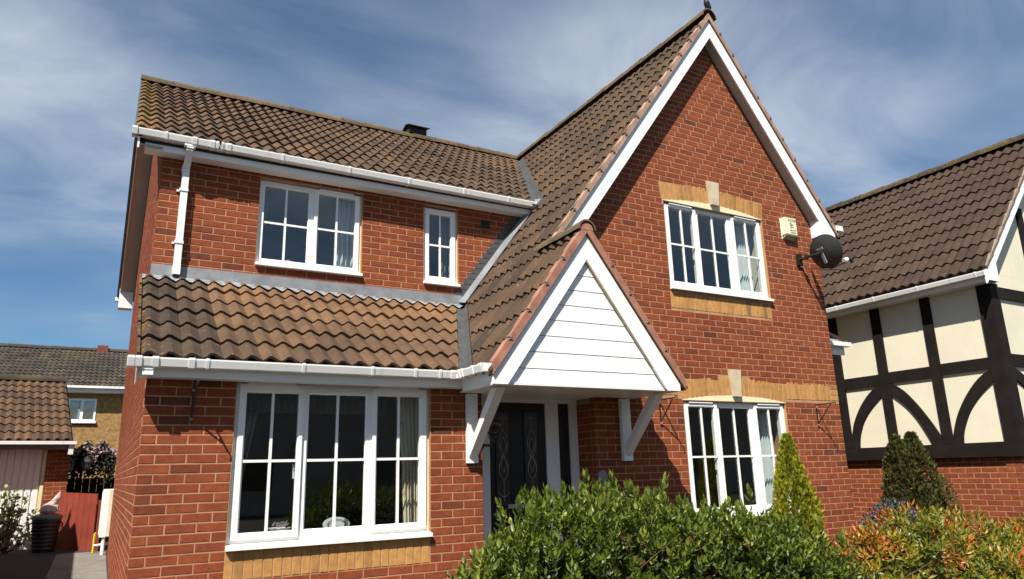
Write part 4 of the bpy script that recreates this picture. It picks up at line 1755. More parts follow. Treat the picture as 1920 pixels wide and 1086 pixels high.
b.tube([lnb + ax * 0.05 - sy * 0.06, lnb - ax * 0.05 - sy * 0.14, dc - sy * 0.26 + ax * 0.05, dc - sy * 0.22 - ax * 0.12, (7.95, -0.09, 4.05), (7.90, -0.01, 4.09)], 0.005, 6)
b.build('cable', M_BLACK, t)


def hanging_bracket(x, ztop, label, ln=0.28):
    t = thing('hanging_basket_bracket', label, 'bracket', (x, 0, ztop), 'wrought iron hanging basket brackets')
    b = MB()
    b.bar((x, -0.010, ztop + 0.005), (x, -0.010, ztop - 0.28), 0.014, 0.008, (0, 1, 0))
    b.bar((x, -0.008, ztop), (x, -ln, ztop + 0.005), 0.012, 0.012)
    b.bar((x, -0.014, ztop - 0.24), (x, -ln * 0.82, ztop - 0.01), 0.010, 0.010)
    b.tube([(x, -ln, ztop + 0.005), (x, -ln - 0.018, ztop + 0.018), (x, -ln - 0.03, ztop + 0.004), (x, -ln - 0.022, ztop - 0.02)], 0.006, 6)
    b.build('iron_arm', M_BLACK, t)
    b = MB()
    b.lathe([(0, 0.012), (0.012, 0.008), (0.014, 0)], (x, -0.012, ztop - 0.03), 8, axis=(0, -1, 0))
    b.lathe([(0, 0.012), (0.012, 0.008), (0.014, 0)], (x, -0.012, ztop - 0.26), 8, axis=(0, -1, 0))
    b.build('screw', M_CLIP, t)


hanging_bracket(0.345, 2.18, 'black iron hanging basket bracket on the wall left of the large bay window')
hanging_bracket(5.21, 2.19, 'black iron hanging basket bracket between the porch and the lower gable window')
hanging_bracket(7.87, 2.19, 'black iron hanging basket bracket at the right corner of the brick gable')

t = thing('wall_lamp', 'smoked globe lamp on a black bracket beside the front door', 'wall lamp', (2.95, -0.14, 1.80))
b = MB()
gc = Vector((2.985, -0.16, 1.882))
b.lathe([(0.03, -0.088), (0.055, -0.074), (0.078, -0.05), (0.092, -0.015), (0.092, 0.018), (0.078, 0.05), (0.05, 0.078), (0.02, 0.09), (0.0, 0.093)], gc, 22)
mg, tt, bb = new_mat('smoked_globe')
bb.inputs['Base Color'].default_value = (0.03, 0.022, 0.018, 1)
bb.inputs['Roughness'].default_value = 0.12
b.build('globe', mg, t, smooth=True)
b = MB()
b.lathe([(0.0, -0.16), (0.02, -0.16), (0.022, -0.125), (0.04, -0.12), (0.042, -0.088), (0.0, -0.085)], gc, 14)
b.build('lamp_neck', M_BLACK, t)
b = MB()
b.tube([gc + Vector((0, 0, -0.15)), gc + Vector((0, 0.03, -0.19)), (2.965, -0.06, 1.70), (2.945, 0.0, 1.70)], 0.012, 8)
b.lathe([(0.0, 0.014), (0.04, 0.012), (0.045, 0.0)], (2.93, -0.0, 1.70), 12, axis=(0, -1, 0))
b.build('lamp_bracket', M_BLACK, t)

t = thing('wall_plaque', 'pale round wall plaque half hidden by hedge shoots beside the door', 'plaque', (4.36, 0, 1.42))
b = MB()
b.lathe([(0, 0.02), (0.05, 0.018), (0.062, 0.008), (0.064, 0)], (4.365, -0.002, 1.375), 20, axis=(0, -1, 0))
b.box(4.302, 4.43, -0.02, -0.002, 1.265, 1.315)
b.build('plaque_body', M_LEAD, t)

# meter box on the side wall
t = thing('meter_box', 'white gas meter box with a white pipe on the sunlit side wall', 'meter box', (-0.1, 8.3, 0.5))
b = MB()
b.box(-0.155, -0.001, 8.15, 8.62, 0.56, 1.34)
b.build('cabinet', M_WHITE, t)
b = MB()
b.box(-0.165, -0.156, 8.18, 8.59, 0.60, 1.30)
b.build('cabinet_door', M_WHITE, t)
b = MB()
b.box(-0.06, -0.005, 8.143, 8.149, 0.57, 1.33)
b.build('cabinet_end', mat_rough('aged_plastic', (0.62, 0.57, 0.44), 0.08, 6, 0.5, 60, 0), t)
b = MB()
b.tube([(-0.08, 8.20, 0.56), (-0.08, 8.20, 0.2)], 0.03, 10)
b.tube([(-0.08, 8.20, 0.44), (-0.22, 8.20, 0.43)], 0.018, 8)
b.build('gas_pipe', M_WHITE, t)

# crow on the ridge
t = thing('crow', 'black bird perched on the peak of the brick gable', 'bird', (6.52, -0.14, 7.57))
bm_ = bpy.data.meshes.new('body')
path = [((0.085, 0.05, -0.02), 0.008), ((0.055, 0.03, 0.03), 0.018), ((0.03, 0.01, 0.075), 0.036), ((0.0, 0, 0.125), 0.046), ((-0.02, 0, 0.17), 0.036), ((-0.03, 0, 0.20), 0.024), ((-0.042, 0, 0.228), 0.026), ((-0.066, 0, 0.238), 0.012), ((-0.095, 0, 0.247), 0.005)]
bm_.from_pydata([p for p, r_ in path], [(i, i + 1) for i in range(len(path) - 1)], [])
bo = bpy.data.objects.new('body', bm_)
COL.objects.link(bo)
bo.parent = t
mo = bo.modifiers.new('skin', 'SKIN')
for i, (p, r_) in enumerate(path):
    bm_.skin_vertices[0].data[i].radius = (r_, r_)
bm_.skin_vertices[0].data[3].use_root = True
bo.modifiers.new('sub', 'SUBSURF').levels = 2
bo.modifiers['sub'].render_levels = 2
bm_.materials.append(mat_rough('feathers', (0.012, 0.014, 0.018), 0.3, 30, 0.5, 60, 0.2, 0.5))
b = MB()
for s in (-0.015, 0.015):
    b.tube([(6.535, -0.14 + s, 7.66), (6.53, -0.14 + s, 7.575)], 0.005, 6)
b.build('leg', M_BLACK, t)

# ------------------------------------------------------------------ curtains and sill ornaments
def curtain(name, label, x0, x1, z0, z1, y, mat, folds=7, amp=0.02, shape=None, cat='curtain'):
    mb = MB()
    nx, nz = folds * 6, 12
    def P(i, j):
        s, q = i / nx, j / nz
        xa, xb = (x0, x1) if shape is None else shape(q)
        x = xa + (xb - xa) * s
        return (x, y + amp * math.sin(2 * math.pi * folds * s + 0.6 * math.sin(q * 4)), z0 + (z1 - z0) * q)
    for i in range(nx):
        for j in range(nz):
            mb.face([P(i, j), P(i + 1, j), P(i + 1, j + 1), P(i, j + 1)])
    return tag(mb.build(name, mat, None, (x0, y, z0), smooth=True), label, cat, 'curtains behind the windows')


curtain('curtain', 'patterned tied back curtain at the right of the large ground floor bay window', 2.05, 2.42, 0.98, 2.22, 0.27, M_CURT, 6, 0.022,
        lambda q: ((2.24 - 0.12 * max(0, (q - 0.45)) * 1.3 - 0.07 * max(0, 0.45 - q) * -1.0, 2.43) if q > 0.35 else (2.24 + 0.05 * (0.35 - q), 2.43)))
curtain('valance', 'dark lace valance across the top of the large ground floor bay window', 0.72, 2.05, 2.0, 2.24, 0.22, M_FABL, 22, 0.015)
curtain('curtain', 'thin grey net curtain at the left of the large ground floor bay window', 0.72, 0.95, 0.98, 2.22, 0.30, M_FABG, 4, 0.015, lambda q: (0.70, 0.74 + 0.2 * q))
curtain('curtain', 'pale net curtain drawn to the left in the upper two light window', 1.02, 1.22, 3.80, 4.68, YB + 0.26, M_FABG, 3, 0.015, lambda q: (1.0, 1.03 + 0.16 * q))
curtain('curtain', 'white gathered curtain at the right of the upper two light window', 1.93, 2.24, 3.78, 4.70, YB + 0.24, M_FABW, 5, 0.028)
curtain('curtain', 'grey curtain at the right of the narrow upper window', 3.28, 3.45, 3.78, 4.70, YB + 0.2, M_FABG, 3, 0.02)
curtain('curtain', 'white curtain in the right light of the upper gable window', 6.95, 7.17, 3.62, 4.64, 0.19, M_FABW, 5, 0.022)
curtain('curtain', 'white curtain in the right light of the lower gable window', 7.02, 7.24, 0.95, 2.16, 0.22, M_FABW, 5, 0.022)
M_PLAS = mat_rough('pale_plaster', (0.60, 0.555, 0.44), 0.05, 3, 0.9, 40, 0.05)
for x_, za, zb_, ya in ((7.255, 3.60, 4.66, 0.108), (7.292, 0.95, 2.19, 0.265)):
    b = MB()
    b.box(x_, x_ + 0.02, ya, 0.62, za, zb_)
    b.build('window_reveal', M_PLAS, H)
t = thing('shaving_mirror', 'white oval mirror back standing in the middle of the bay window sill', 'mirror', (1.61, 0.2, 0.98))
b = MB()
vs, fs = [], []
cc = Vector((1.61, 0.22, 1.04))
for i in range(2):
    for k in range(24):
        a = 2 * math.pi * k / 24
        vs.append(cc + Vector((0.118 * math.cos(a), -0.012 + 0.024 * i, 0.062 * math.sin(a))))
fs = [tuple(range(24)), tuple(range(47, 23, -1))] + [(k, 24 + k, 24 + (k + 1) % 24, (k + 1) % 24) for k in range(24)]
b.add(vs, fs)
b.build('mirror_back', M_WHITE, t)
b = MB()
for k in range(24):
    a0, a1 = 2 * math.pi * k / 24, 2 * math.pi * (k + 1) / 24
    q = lambda a, r_: cc + Vector((0.118 * r_ * math.cos(a), -0.019, 0.062 * r_ * math.sin(a)))
    b.face([q(a0, 0.62), q(a1, 0.62), q(a1, 0.72), q(a0, 0.72)])
b.build('rim', M_FABG, t)
b = MB()
b.bar((1.61, 0.2, 0.985), (1.61, 0.2, 1.02), 0.03, 0.03)
b.build('stand', M_BLACK, t)
t = thing('flower_bowl', 'white bowl with pale lilac flowers at the left of the bay window sill', 'bowl', (1.12, 0.2, 0.98))
b = MB()
b.lathe([(0.04, 0.0), (0.075, 0.02), (0.095, 0.055), (0.09, 0.055), (0.0, 0.03)], (1.12, 0.2, 0.985), 18)
b.build('bowl', M_WHITE, t)
b = MB()
for i in range(26):
    a, r_ = rng.uniform(0, 6.28), rng.uniform(0, 0.08)
    p = Vector((1.12 + r_ * math.cos(a), 0.2 + r_ * math.sin(a), 1.04 + rng.uniform(0, 0.035)))
    b.face([p, p + Vector((0.02, 0.01, 0.004)), p + Vector((0.018, 0.0, 0.022)), p + Vector((-0.004, -0.01, 0.018))])
b.build('flower', mat_rough('lilac', (0.5, 0.42, 0.5), 0.2, 20, 0.9, 60, 0), t)
b = MB()
b.tube([(1.40 + 0.055 * math.cos(a * math.pi / 12), YB + 0.17, 3.80 + 0.055 * math.sin(a * math.pi / 12)) for a in range(25)], 0.006, 6)
tag(b.build('ring_stand', M_WHITE, None, (1.40, YB + 0.17, 3.75)), 'thin white ring standing on the sill of the upper two light window', 'ornament')

# ------------------------------------------------------------------ timber-framed neighbour on the right
NH = thing('timber_framed_house', 'neighbouring house with black timbers on cream render above a red brick base', 'house', (10.8, -0.9, 0))
XN, YNF = 10.80, -0.93
b = MB()
b.box(XN + 0.02 + MR, XN + 4.8, YNF + 0.02 + MR, 9.0, -0.3, 1.55)
b.build('wall', M_MORT, NH)
NB = []
FRN = (Vector((XN + 0.02, 0, 0)), Vector((0, 1, 0)), Vector((1, 0, 0)), Vector((0, 0, 1)))
lay(FRN, 0, 21, -0.02, lambda z: [(YNF + 0.02 + (0.1125 if round((z - 0.0175) / 0.075) % 2 else 0.225), 3.2, 'L', 9)], NB, flip=True)
lay(FR_FRONT(YNF + 0.02), 0, 21, -0.02, lambda z: [(XN + 0.02, XN + 3.0, 'L', 0)], NB, deep=XN + 0.02)
place_bricks(NB, NH, M_RED, 300, 'brick', 'brickwork')
# render panels (one sheet each side), timbers stand proud
b = MB()
b.box(XN, XN + 0.12, YNF + 0.1, 9.0, 1.5, 4.1)
b.build('render_panel', M_REND, NH)
b = MB()
b.box(XN, XN + 5.0, YNF, YNF + 0.1, 1.5, 4.1)
b.xz([(XN, 4.101), (XN + 5.0, 4.101), (XN + 2.5, 6.6)], YNF, YNF + 0.1)
b.build('render_panel', M_REND, NH)
TX0, TX1 = XN - 0.035, XN + 0.01


def post(y0, y1, z0=1.68, z1=3.93):
    b = MB()
    b.yz([(y0, z0), (y1, z0), (y1 + rng.uniform(-0.004, 0.004), z1), (y0, z1)], TX0, TX1)
    b.build('timber_post', M_TIMB, NH)


post(0.80, 0.955)
post(-0.055, 0.095)
post(1.62, 1.765)
post(3.3, 3.45)
b = MB()
b.box(XN - 0.036, XN + 0.19, YNF - 0.036, YNF + 0.16, 1.47, 3.93)
b.build('timber_post', M_TIMB, NH)


def rail(y0, y1, z0, z1, zs=0.0):
    b = MB()
    b.yz([(y0, z0), (y1, z0), (y1, z1), (y0, z1)], TX0 + 0.003, TX1)
    b.build('timber_rail', M_TIMB, NH)


rail(0.956, 1.619, 2.655, 2.835)
rail(0.096, 0.799, 2.675, 2.85)
rail(YNF + 0.161, -0.056, 2.70, 2.865)
rail(1.766, 3.299, 2.65, 2.83)
b = MB()
b.yz([(YNF + 0.161, 1.475), (5.0, 1.475), (5.0, 1.675), (YNF + 0.161, 1.675)], TX0 - 0.02, TX1)
b.build('timber_rail', M_TIMB, NH)


def smooth_pts(pts, n=4):
    out = []
    for i in range(len(pts) - 1):
        p0 = pts[max(i - 1, 0)]
        p1, p2 = pts[i], pts[i + 1]
        p3 = pts[min(i + 2, len(pts) - 1)]
        for k in range(n):
            t_ = k / n
            out.append(tuple(0.5 * (2 * p1[c] + (p2[c] - p0[c]) * t_ + (2 * p0[c] - 5 * p1[c] + 4 * p2[c] - p3[c]) * t_ ** 2 + (3 * p1[c] - p0[c] - 3 * p2[c] + p3[c]) * t_ ** 3) for c in range(2)))
    out.append(pts[-1])
    return out


def brace(outer, inner, plane='yz', mir=None):
    o_, i_ = smooth_pts(outer), smooth_pts(inner)
    n = min(len(o_), len(i_))
    b = MB()
    for k in range(n - 1):
        q = [o_[k], o_[k + 1], i_[k + 1], i_[k]]
        if plane == 'yz':
            b.yz(q, TX0 + 0.006, TX1)
        else:
            b.xz(q, YNF - 0.029, YNF + 0.01)
    b.build('timber_brace', M_TIMB, NH)


brace([(1.64, 1.70), (1.60, 1.90), (1.529, 2.105), (1.36, 2.369), (1.141, 2.583), (0.93, 2.69)], [(1.497, 1.66), (1.475, 1.80), (1.432, 1.933), (1.32, 2.145), (1.151, 2.336), (0.93, 2.515)])
brace([(0.82, 2.70), (0.595, 2.537), (0.392, 2.281), (0.227, 2.012), (0.12, 1.80), (0.08, 1.66)], [(0.82, 2.51), (0.605, 2.314), (0.449, 2.105), (0.33, 1.868), (0.28, 1.75), (0.26, 1.66)])
brace([(-0.04, 1.66), (-0.085, 1.843), (-0.193, 2.105), (-0.359, 2.359), (-0.565, 2.58), (-0.78, 2.71)], [(-0.200, 1.66), (-0.215, 1.78), (-0.27, 1.929), (-0.395, 2.161), (-0.572, 2.362), (-0.79, 2.535)])
# front timbers
for x0, x1, z0, z1 in ((XN + 0.191, XN + 5, 2.72, 2.90), (XN + 0.191, XN + 5, 1.475, 1.675), (XN + 0.10, XN + 5, 3.72, 3.89)):
    b = MB()
    b.box(x0, x1, YNF - 0.033, YNF + 0.01, z0, z1)
    b.build('timber_rail', M_TIMB, NH)
for x0, z0, z1 in ((12.0, 1.676, 2.719), (12.0, 2.901, 3.719), (12.02, 3.891, 5.3), (13.4, 1.676, 2.719)):
    b = MB()
    b.box(x0, x0 + 0.16, YNF - 0.035, YNF + 0.01, z0, z1)
    b.build('timber_post', M_TIMB, NH)
brace([(11.0, 2.71), (11.25, 2.60), (11.55, 2.36), (11.8, 2.02), (11.98, 1.68)], [(11.0, 2.53), (11.2, 2.44), (11.42, 2.24), (11.64, 1.95), (11.8, 1.68)], 'xz')
# eaves and roof
b = MB()
b.box(XN - 0.22, XN - 0.20, YNF - 0.14, 9.0, 3.92, 4.06)
b.box(XN - 0.199, XN - 0.002, YNF - 0.14, 9.0, 3.92, 3.932)
b.build('fascia', M_WHITE, NH)
HB = H
H = NH
gutter('gutter', (XN - 0.221, YNF - 0.14, 4.055), (XN - 0.221, 5.0, 4.03), (-1, 0, 0), brackets=(0.11, 0.98, 1.72, 2.42, 3.2), caps=(True, True))
H = HB
NZ0, NS = 4.10, 1.03
zNb = lambda x: NZ0 + NS * (x - (XN - 0.27))
vNb = Vector((1, 0, NS)).normalized()
RX = 13.12
b = MB()
b.prism([(XN - 0.2, YNF - 0.12, zNb(XN - 0.2) - 0.05), (RX, YNF - 0.12, zNb(RX) - 0.05), (RX, 9, zNb(RX) - 0.05), (XN - 0.2, 9, zNb(XN - 0.2) - 0.05)], (0, 0, -0.03))
b.prism([(2 * RX - XN + 0.2, YNF - 0.12, zNb(XN - 0.2) - 0.05), (RX, YNF - 0.12, zNb(RX) - 0.05), (RX, 9, zNb(RX) - 0.05), (2 * RX - XN + 0.2, 9, zNb(XN - 0.2) - 0.05)], (0, 0, -0.03))
nroof = b.build('roof', M_DARK, NH)
NT = []
tile_field(nroof, (XN - 0.27, YNF - 0.17, NZ0), (0, 1, 0), vNb, 30, 12, 0.338, [(Vector((RX - 0.03, 0, 0)), Vector((1, 0, 0)))], lambda r_, c, p: min(1, max(0, rng.gauss(0.5, 0.11))), bank=NT)
place_tiles(NT, M_NTILE, 300, NH, 'roof_tiling')
ridge_tiles(nroof, (RX, YNF - 0.19, zNb(RX) - 0.02), (RX, 8.5, zNb(RX) - 0.02), 0.13, M_NRIDGE, 20)
b = MB()
nbz = lambda x: zNb(x)
slope_prism(b, XN - 0.30, RX, nbz, -0.03, -0.20, YNF - 0.155, YNF - 0.13)
b.build('bargeboard', M_WBOARD, NH)
b = MB()
slope_prism(b, XN - 0.26, RX, nbz, 0.03, -0.029, YNF - 0.165, YNF - 0.10)
b.build('verge_mortar', mat_rough('verge_bedding', (0.22, 0.165, 0.125), 0.3, 9, 0.95, 60, 0.4), NH)
b = MB()
b.xz([(XN - 0.26, 3.92), (XN + 0.02, 3.92), (XN + 0.02, 4.2), (XN - 0.26, 3.98)], YNF - 0.156, YNF - 0.1)
b.build('box_end', M_WHITE, NH)
b = MB()
slope_prism(b, XN, RX, nbz, -0.21, -0.222, YNF - 0.129, YNF)
b.build('soffit', M_WHITE, NH)

# ------------------------------------------------------------------ garage, gate and things by it
GA = thing('garage', 'single garage with white up and over door and brown tiled roof', 'garage', (-0.73, 10.0, 0.28), None, R(7), local=True)
# local frame: x to the left is negative, y into the garage
b = MB()
b.box(-0.40 + MR, -0.03 - MR, MR, 5.0, -0.3, 1.95)
b.box(-4.2, -0.41, 3.0, 5.0, -0.3, 1.95)
b.box(-2.95, -2.6, MR, 3.0, -0.3, 1.95)
b.build('wall', M_MORT, GA)
GB = []
FRG = (Vector((0, 0, 0)), Vector((1, 0, 0)), Vector((0, 1, 0)), Vector((0, 0, 1)))
save_scr = scr_area


def scr_area(pts):
    return 80.0


lay(FRG, 0, 25, 0.0, lambda z: [(-0.40, -0.03, 'R', 0)], GB)
place_bricks(GB, GA, M_RED, 300, 'brick', 'brickwork')
b = MB()
b.box(-0.46, -0.405, 0.03, 0.12, 0, 1.95)
b.build('door_frame', M_CREAM, GA)
b = MB()
b.box(-2.595, -2.54, 0.03, 0.12, 0, 1.95)
b.build('door_frame', M_CREAM, GA)
xp = -0.465
dr = MB()
dr.box(-2.53, -0.465, 0.085, 0.10, 0.02, 1.95)
gd = dr.build('garage_door', M_WHITE, GA)
while xp > -2.5:
    b = MB()
    b.prism([(xp - 0.004, 0.084, 0.03), (xp - 0.020, 0.062, 0.03), (xp - 0.092, 0.062, 0.03), (xp - 0.108, 0.084, 0.03)], (0, 0, 1.90))
    b.build('door_panel', M_WHITE, gd)
    xp -= 0.112
b = MB()
b.box(-4.0, 0.0, -0.20, -0.18, 1.80, 1.94)
b.box(-4.0, 0.0, -0.179, 0.0, 1.80, 1.812)
b.build('fascia', mat_rough('grey_fascia', (0.16, 0.16, 0.17), 0.15, 4, 0.6, 40, 0.1), GA)
b = MB()
b.box(-4.0, 0.02, -0.31, -0.202, 1.885, 1.945)
b.build('gutter', M_GUT, GA)
b = MB()
b.box(-0.10, -0.02, -0.27, -0.20, 1.70, 1.88)
b.build('downpipe', M_GUT, GA)
b = MB()
b.prism([(-4.0, -0.2, 1.95), (-0.03, -0.2, 1.95), (-0.03, 2.6, 3.32), (-4.0, 2.6, 3.32)], (0, 0, -0.03))
groof = b.build('roof', M_DARK, GA)
vG = Vector((0, 2.8, 1.40)).normalized()
GT = []
tile_field(groof, (-3.66, -0.28, 1.955), (1, 0, 0), vG, 12, 9, 0.348, [], lambda r_, c, p: min(1, max(0, rng.gauss(0.5, 0.2))), bank=GT)
place_tiles(GT, M_GTILE, 300, GA, 'roof_tiling')
WL[groof.name] = ZERO.copy()
ridge_tiles(groof, (-4.0, 2.58, 3.37), (-0.04, 2.58, 3.37), 0.12, M_NRIDGE, 9)
scr_area = save_scr

M_GATE = mat_rough('red_stain', (0.205, 0.036, 0.020), 0.2, 4, 0.75, 40, 0.3)
ga0, ga1 = Vector((-0.885, 9.95, 0.24)), Vector((-0.22, 8.85, 0.12))
t = thing('gate', 'red stained boarded gate between the garage and the brick house', 'gate', (-0.55, 9.4, 0.2))
gd_ = (ga1 - ga0)
gn = Vector((gd_.y, -gd_.x, 0)).normalized()
if gn.y > 0: gn = -gn
nb = 7
for i in range(nb):
    a = ga0 + gd_ * (i / nb)
    c = ga0 + gd_ * ((i + 0.955) / nb)
    b = MB()
    zt = 1.30 - 0.006 * i
    b.prism([(a.x, a.y, a.z), (c.x, c.y, c.z), (c.x, c.y, zt), (a.x, a.y, zt)], gn * 0.018)
    b.build('gate_board', M_GATE, t)
b = MB()
for z in (0.45, 1.12):
    b.bar((ga0.x, ga0.y, z) , (ga1.x, ga1.y, z), 0.03, 0.09)
b.build('gate_rail', M_GATE, t)
b = MB()
b.box(-0.205, -0.14, 8.80, 8.87, 0.1, 1.15)
tag(b.build('gate_post', M_GATE, None, (-0.17, 8.83, 0.1)), 'short red post between the gate and the brick side wall', 'post')

# trellis frame with lanterns behind the gate
t = thing('trellis', 'dark trellis frame standing behind the red gate', 'trellis', (-0.6, 10.3, 0.3))
b = MB()
for x in (-0.93, -0.56):
    b.box(x - 0.025, x + 0.025, 10.28, 10.33, 0.3, 2.02)
b.build('trellis_post', M_TIMB, t)
b = MB()
b.box(-0.95, -0.1, 10.275, 10.279, 1.25, 1.28)
b.build('trellis_rail', M_TIMB, t)
for x, z, lab in ((-0.77, 1.80, 'left black lantern above the red gate'), (-0.485, 1.83, 'larger black lantern above the red gate')):
    t = thing('lantern', lab, 'lantern', (x, 10.2, z - 0.13), 'black lanterns above the gate')
    b = MB()
    b.lathe([(0.055, -0.12), (0.09, 0.02), (0.06, 0.025), (0.035, -0.11)], (x, 10.2, z), 6)
    b.build('lantern_glass', mat_rough('frosted_pane', (0.30, 0.30, 0.29), 0.2, 10, 0.3, 60, 0), t)
    b = MB()
    b.lathe([(0.115, 0.02), (0.09, 0.06), (0.03, 0.11), (0.0, 0.14)], (x, 10.2, z), 6)
    b.lathe([(0.0, -0.15), (0.04, -0.14), (0.058, -0.12), (0.0, -0.118)], (x, 10.2, z), 6)
    for k in range(6):
        a = math.pi / 3 * k
        b.bar((x + 0.057 * math.cos(a), 10.2 + 0.057 * math.sin(a), z - 0.12), (x + 0.095 * math.cos(a), 10.2 + 0.095 * math.sin(a), z + 0.02), 0.012, 0.012)
    b.bar((x, 10.2, z + 0.08), (x, 10.30, z + 0.10), 0.02, 0.02)
    b.build('lantern_frame', M_BLACK, t)

# fence behind, dark
b = MB()
for i in range(9):
    b.box(-1.05 + i * 0.13, -0.925 + i * 0.13, 11.2, 11.22, 0.3, 1.55)
t = thing('fence', 'dark board fence in shadow behind the trellis', 'fence', (-0.5, 11.2, 0.3))
b.build('fence_panel', M_TIMB, t)

# dustbin, bag, yellow post
t = thing('dustbin', 'black dustbin with a grey green lid in front of the garage pier', 'bin', (-0.98, 9.35, 0.29))
bc = (-0.98, 9.35, 0.285)
b = MB()
prof_ = [(0.0, 0.0), (0.20, 0.0), (0.205, 0.03)]
for i in range(8):
    z = 0.05 + i * 0.065
    prof_ += [(0.21 + 0.007 * i, z), (0.222 + 0.007 * i, z + 0.02), (0.214 + 0.007 * i, z + 0.045)]
prof_ += [(0.275, 0.58), (0.265, 0.6), (0.0, 0.6)]
prof_ = [(r_ * 0.84, z) for r_, z in prof_]
b.lathe(prof_, bc, 28)
b.build('bin_body', mat_rough('black_plastic', (0.012, 0.013, 0.013), 0.2, 8, 0.45, 60, 0.05, 0.5), t, smooth=False)
b = MB()
b.lathe([(0.24, 0.565), (0.245, 0.60), (0.23, 0.625), (0.15, 0.655), (0.05, 0.665), (0.045, 0.69), (0.0, 0.695)], bc, 28)
b.build('bin_lid', mat_rough('lid_plastic', (0.085, 0.115, 0.10), 0.2, 8, 0.4, 60, 0.05, 0.5), t)
b = MB()
b.tube([(-1.19, 9.30, 0.80), (-1.235, 9.27, 0.77), (-1.225, 9.26, 0.70)], 0.014, 6)
b.tube([(-0.78, 9.30, 0.80), (-0.73, 9.27, 0.77), (-0.74, 9.26, 0.70)], 0.014, 6)
b.build('bin_handle', M_BLACK, t)
b = MB()
NBG = 14
ring = []
for j, (r_, z, ox) in enumerate(((0.12, 0.0, 0), (0.16, 0.04, 0), (0.13, 0.10, 0.0), (0.09, 0.15, 0.03), (0.06, 0.20, 0.07), (0.05, 0.26, 0.11), (0.012, 0.36, 0.14))):
    ring.append([Vector((-0.97 + ox + r_ * math.cos(2 * math.pi * k / NBG) * rng.uniform(0.75, 1.2), 9.33 + r_ * 0.7 * math.sin(2 * math.pi * k / NBG) * rng.uniform(0.75, 1.2), 0.955 + z + rng.uniform(-0.015, 0.015))) for k in range(NBG)])
b.add([p for g in ring for p in g], [(i * NBG + k, i * NBG + (k + 1) % NBG, (i + 1) * NBG + (k + 1) % NBG, (i + 1) * NBG + k) for i in range(len(ring) - 1) for k in range(NBG)])
tag(b.build('plastic_bag', mat_rough('bag_film', (0.42, 0.33, 0.32), 0.12, 9, 0.4, 60, 0.2, 0.5), None, (-0.97, 9.33, 0.955)), 'pale crumpled plastic bag lying on the dustbin lid', 'plastic bag')
t = thing('garden_edging', 'short bright yellow plastic stake at the foot of the gate', 'stake', (-0.215, 8.7, 0.2))
b = MB()
b.tube([(-0.215, 8.55, 0.28), (-0.215, 8.52, 0.60), (-0.20, 8.5, 0.62)], [0.02, 0.017, 0.008], 8)
b.build('stake_body', mat_rough('yellow_plastic', (0.62, 0.48, 0.03), 0.1, 8, 0.5, 60, 0), t)

# ------------------------------------------------------------------ house far behind
FHh = thing('brick_house', 'yellow brick house with brown tiled roof far behind the garage', 'house', (-1, 20, 0.3))
b = MB()
for x0, x1, z0, z1 in ((-9, -1.30, 0.2, 4.25), (-1.30, -0.53, 0.2, 3.33), (-1.30, -0.53, 4.03, 4.25), (-0.53, 9, 0.2, 4.25)):
    b.box(x0, x1, 20.0, 20.2, z0, z1)
M_FBR = mat_rough('yellow_brick_far', (0.30, 0.175, 0.065), 0.45, 9, 0.9, 30, 0.4, fine=26)
b.build('wall', M_FBR, FHh)
b = MB()
b.box(-1.32, -0.50, 19.985, 20.0, 3.20, 3.325)
b.build('soldier_band', mat_rough('red_band', (0.17, 0.045, 0.03), 0.2, 9, 0.9, 30, 0.3), FHh)
b = MB()
for x0, x1, z0, z1 in ((-1.30, -0.53, 3.33, 3.39), (-1.30, -0.53, 3.97, 4.03), (-1.30, -1.24, 3.39, 3.97), (-0.59, -0.53, 3.39, 3.97), (-0.955, -0.875, 3.39, 3.97)):
    b.box(x0, x1, 19.98, 20.05, z0, z1)
fw_ = b.build('window', M_WHITE, FHh)
for x0, x1 in ((-1.24, -0.955), (-0.875, -0.59)):
    b = MB()
    b.box(x0, x1, 20.02, 20.025, 3.39, 3.97)
    b.build('pane', M_GLASS, fw_)
b = MB()
b.box(-1.35, -0.50, 19.93, 20.0, 3.27, 3.33)
b.build('sill', M_WHITE, fw_)
for lab, x0, x1 in (('left', -1.25, -1.02), ('right', -0.88, -0.58)):
    curtain('curtain', 'white net curtain in the %s pane of the far yellow brick house' % lab, x0, x1, 3.4, 3.96, 20.12, M_FABW, 4, 0.02)
b = MB()
b.box(-9, 9, 19.72, 19.74, 4.20, 4.36)
b.box(-9, 9, 19.741, 20.0, 4.20, 4.215)
b.build('fascia', M_GUT, FHh)
b = MB()
b.box(-9, 9, 19.60, 19.715, 4.33, 4.40)
b.build('gutter', M_GUT, FHh)
b = MB()
b.prism([(-9, 19.75, 4.36), (9, 19.75, 4.36), (9, 23.5, 6.02), (-9, 23.5, 6.02)], (0, 0, -0.04))
b.prism([(-9, 27.2, 4.36), (9, 27.2, 4.36), (9, 23.5, 6.02), (-9, 23.5, 6.02)], (0, 0, -0.04))
fr_ = b.build('roof', M_DARK, FHh)
FT = []
tile_field(fr_, (-5.4, 19.62, 4.385), (1, 0, 0), Vector((0, 3.75, 1.66)).normalized(), 22, 12, 0.345, [], lambda r_, c, p: min(1, max(0, rng.gauss(0.5, 0.25))), bank=FT)
for d in FT:
    d['area'] = 0
place_tiles(FT, M_FTILE, 0, FHh, 'roof_tiling')
ridge_tiles(fr_, (-6, 23.5, 6.10), (3, 23.5, 6.10), 0.12, M_FTILE, 14)
b = MB()
b.box(-0.75, -0.40, 23.35, 23.65, 6.0, 6.30)
b.build('vent', mat_rough('red_vent', (0.17, 0.05, 0.035), 0.2, 9, 0.9, 30, 0.3), fr_)
b = MB()
b.box(-0.42, -0.15, 21.05, 21.15, 4.98, 5.12)
b.build('roof_vent', M_DARK, fr_)

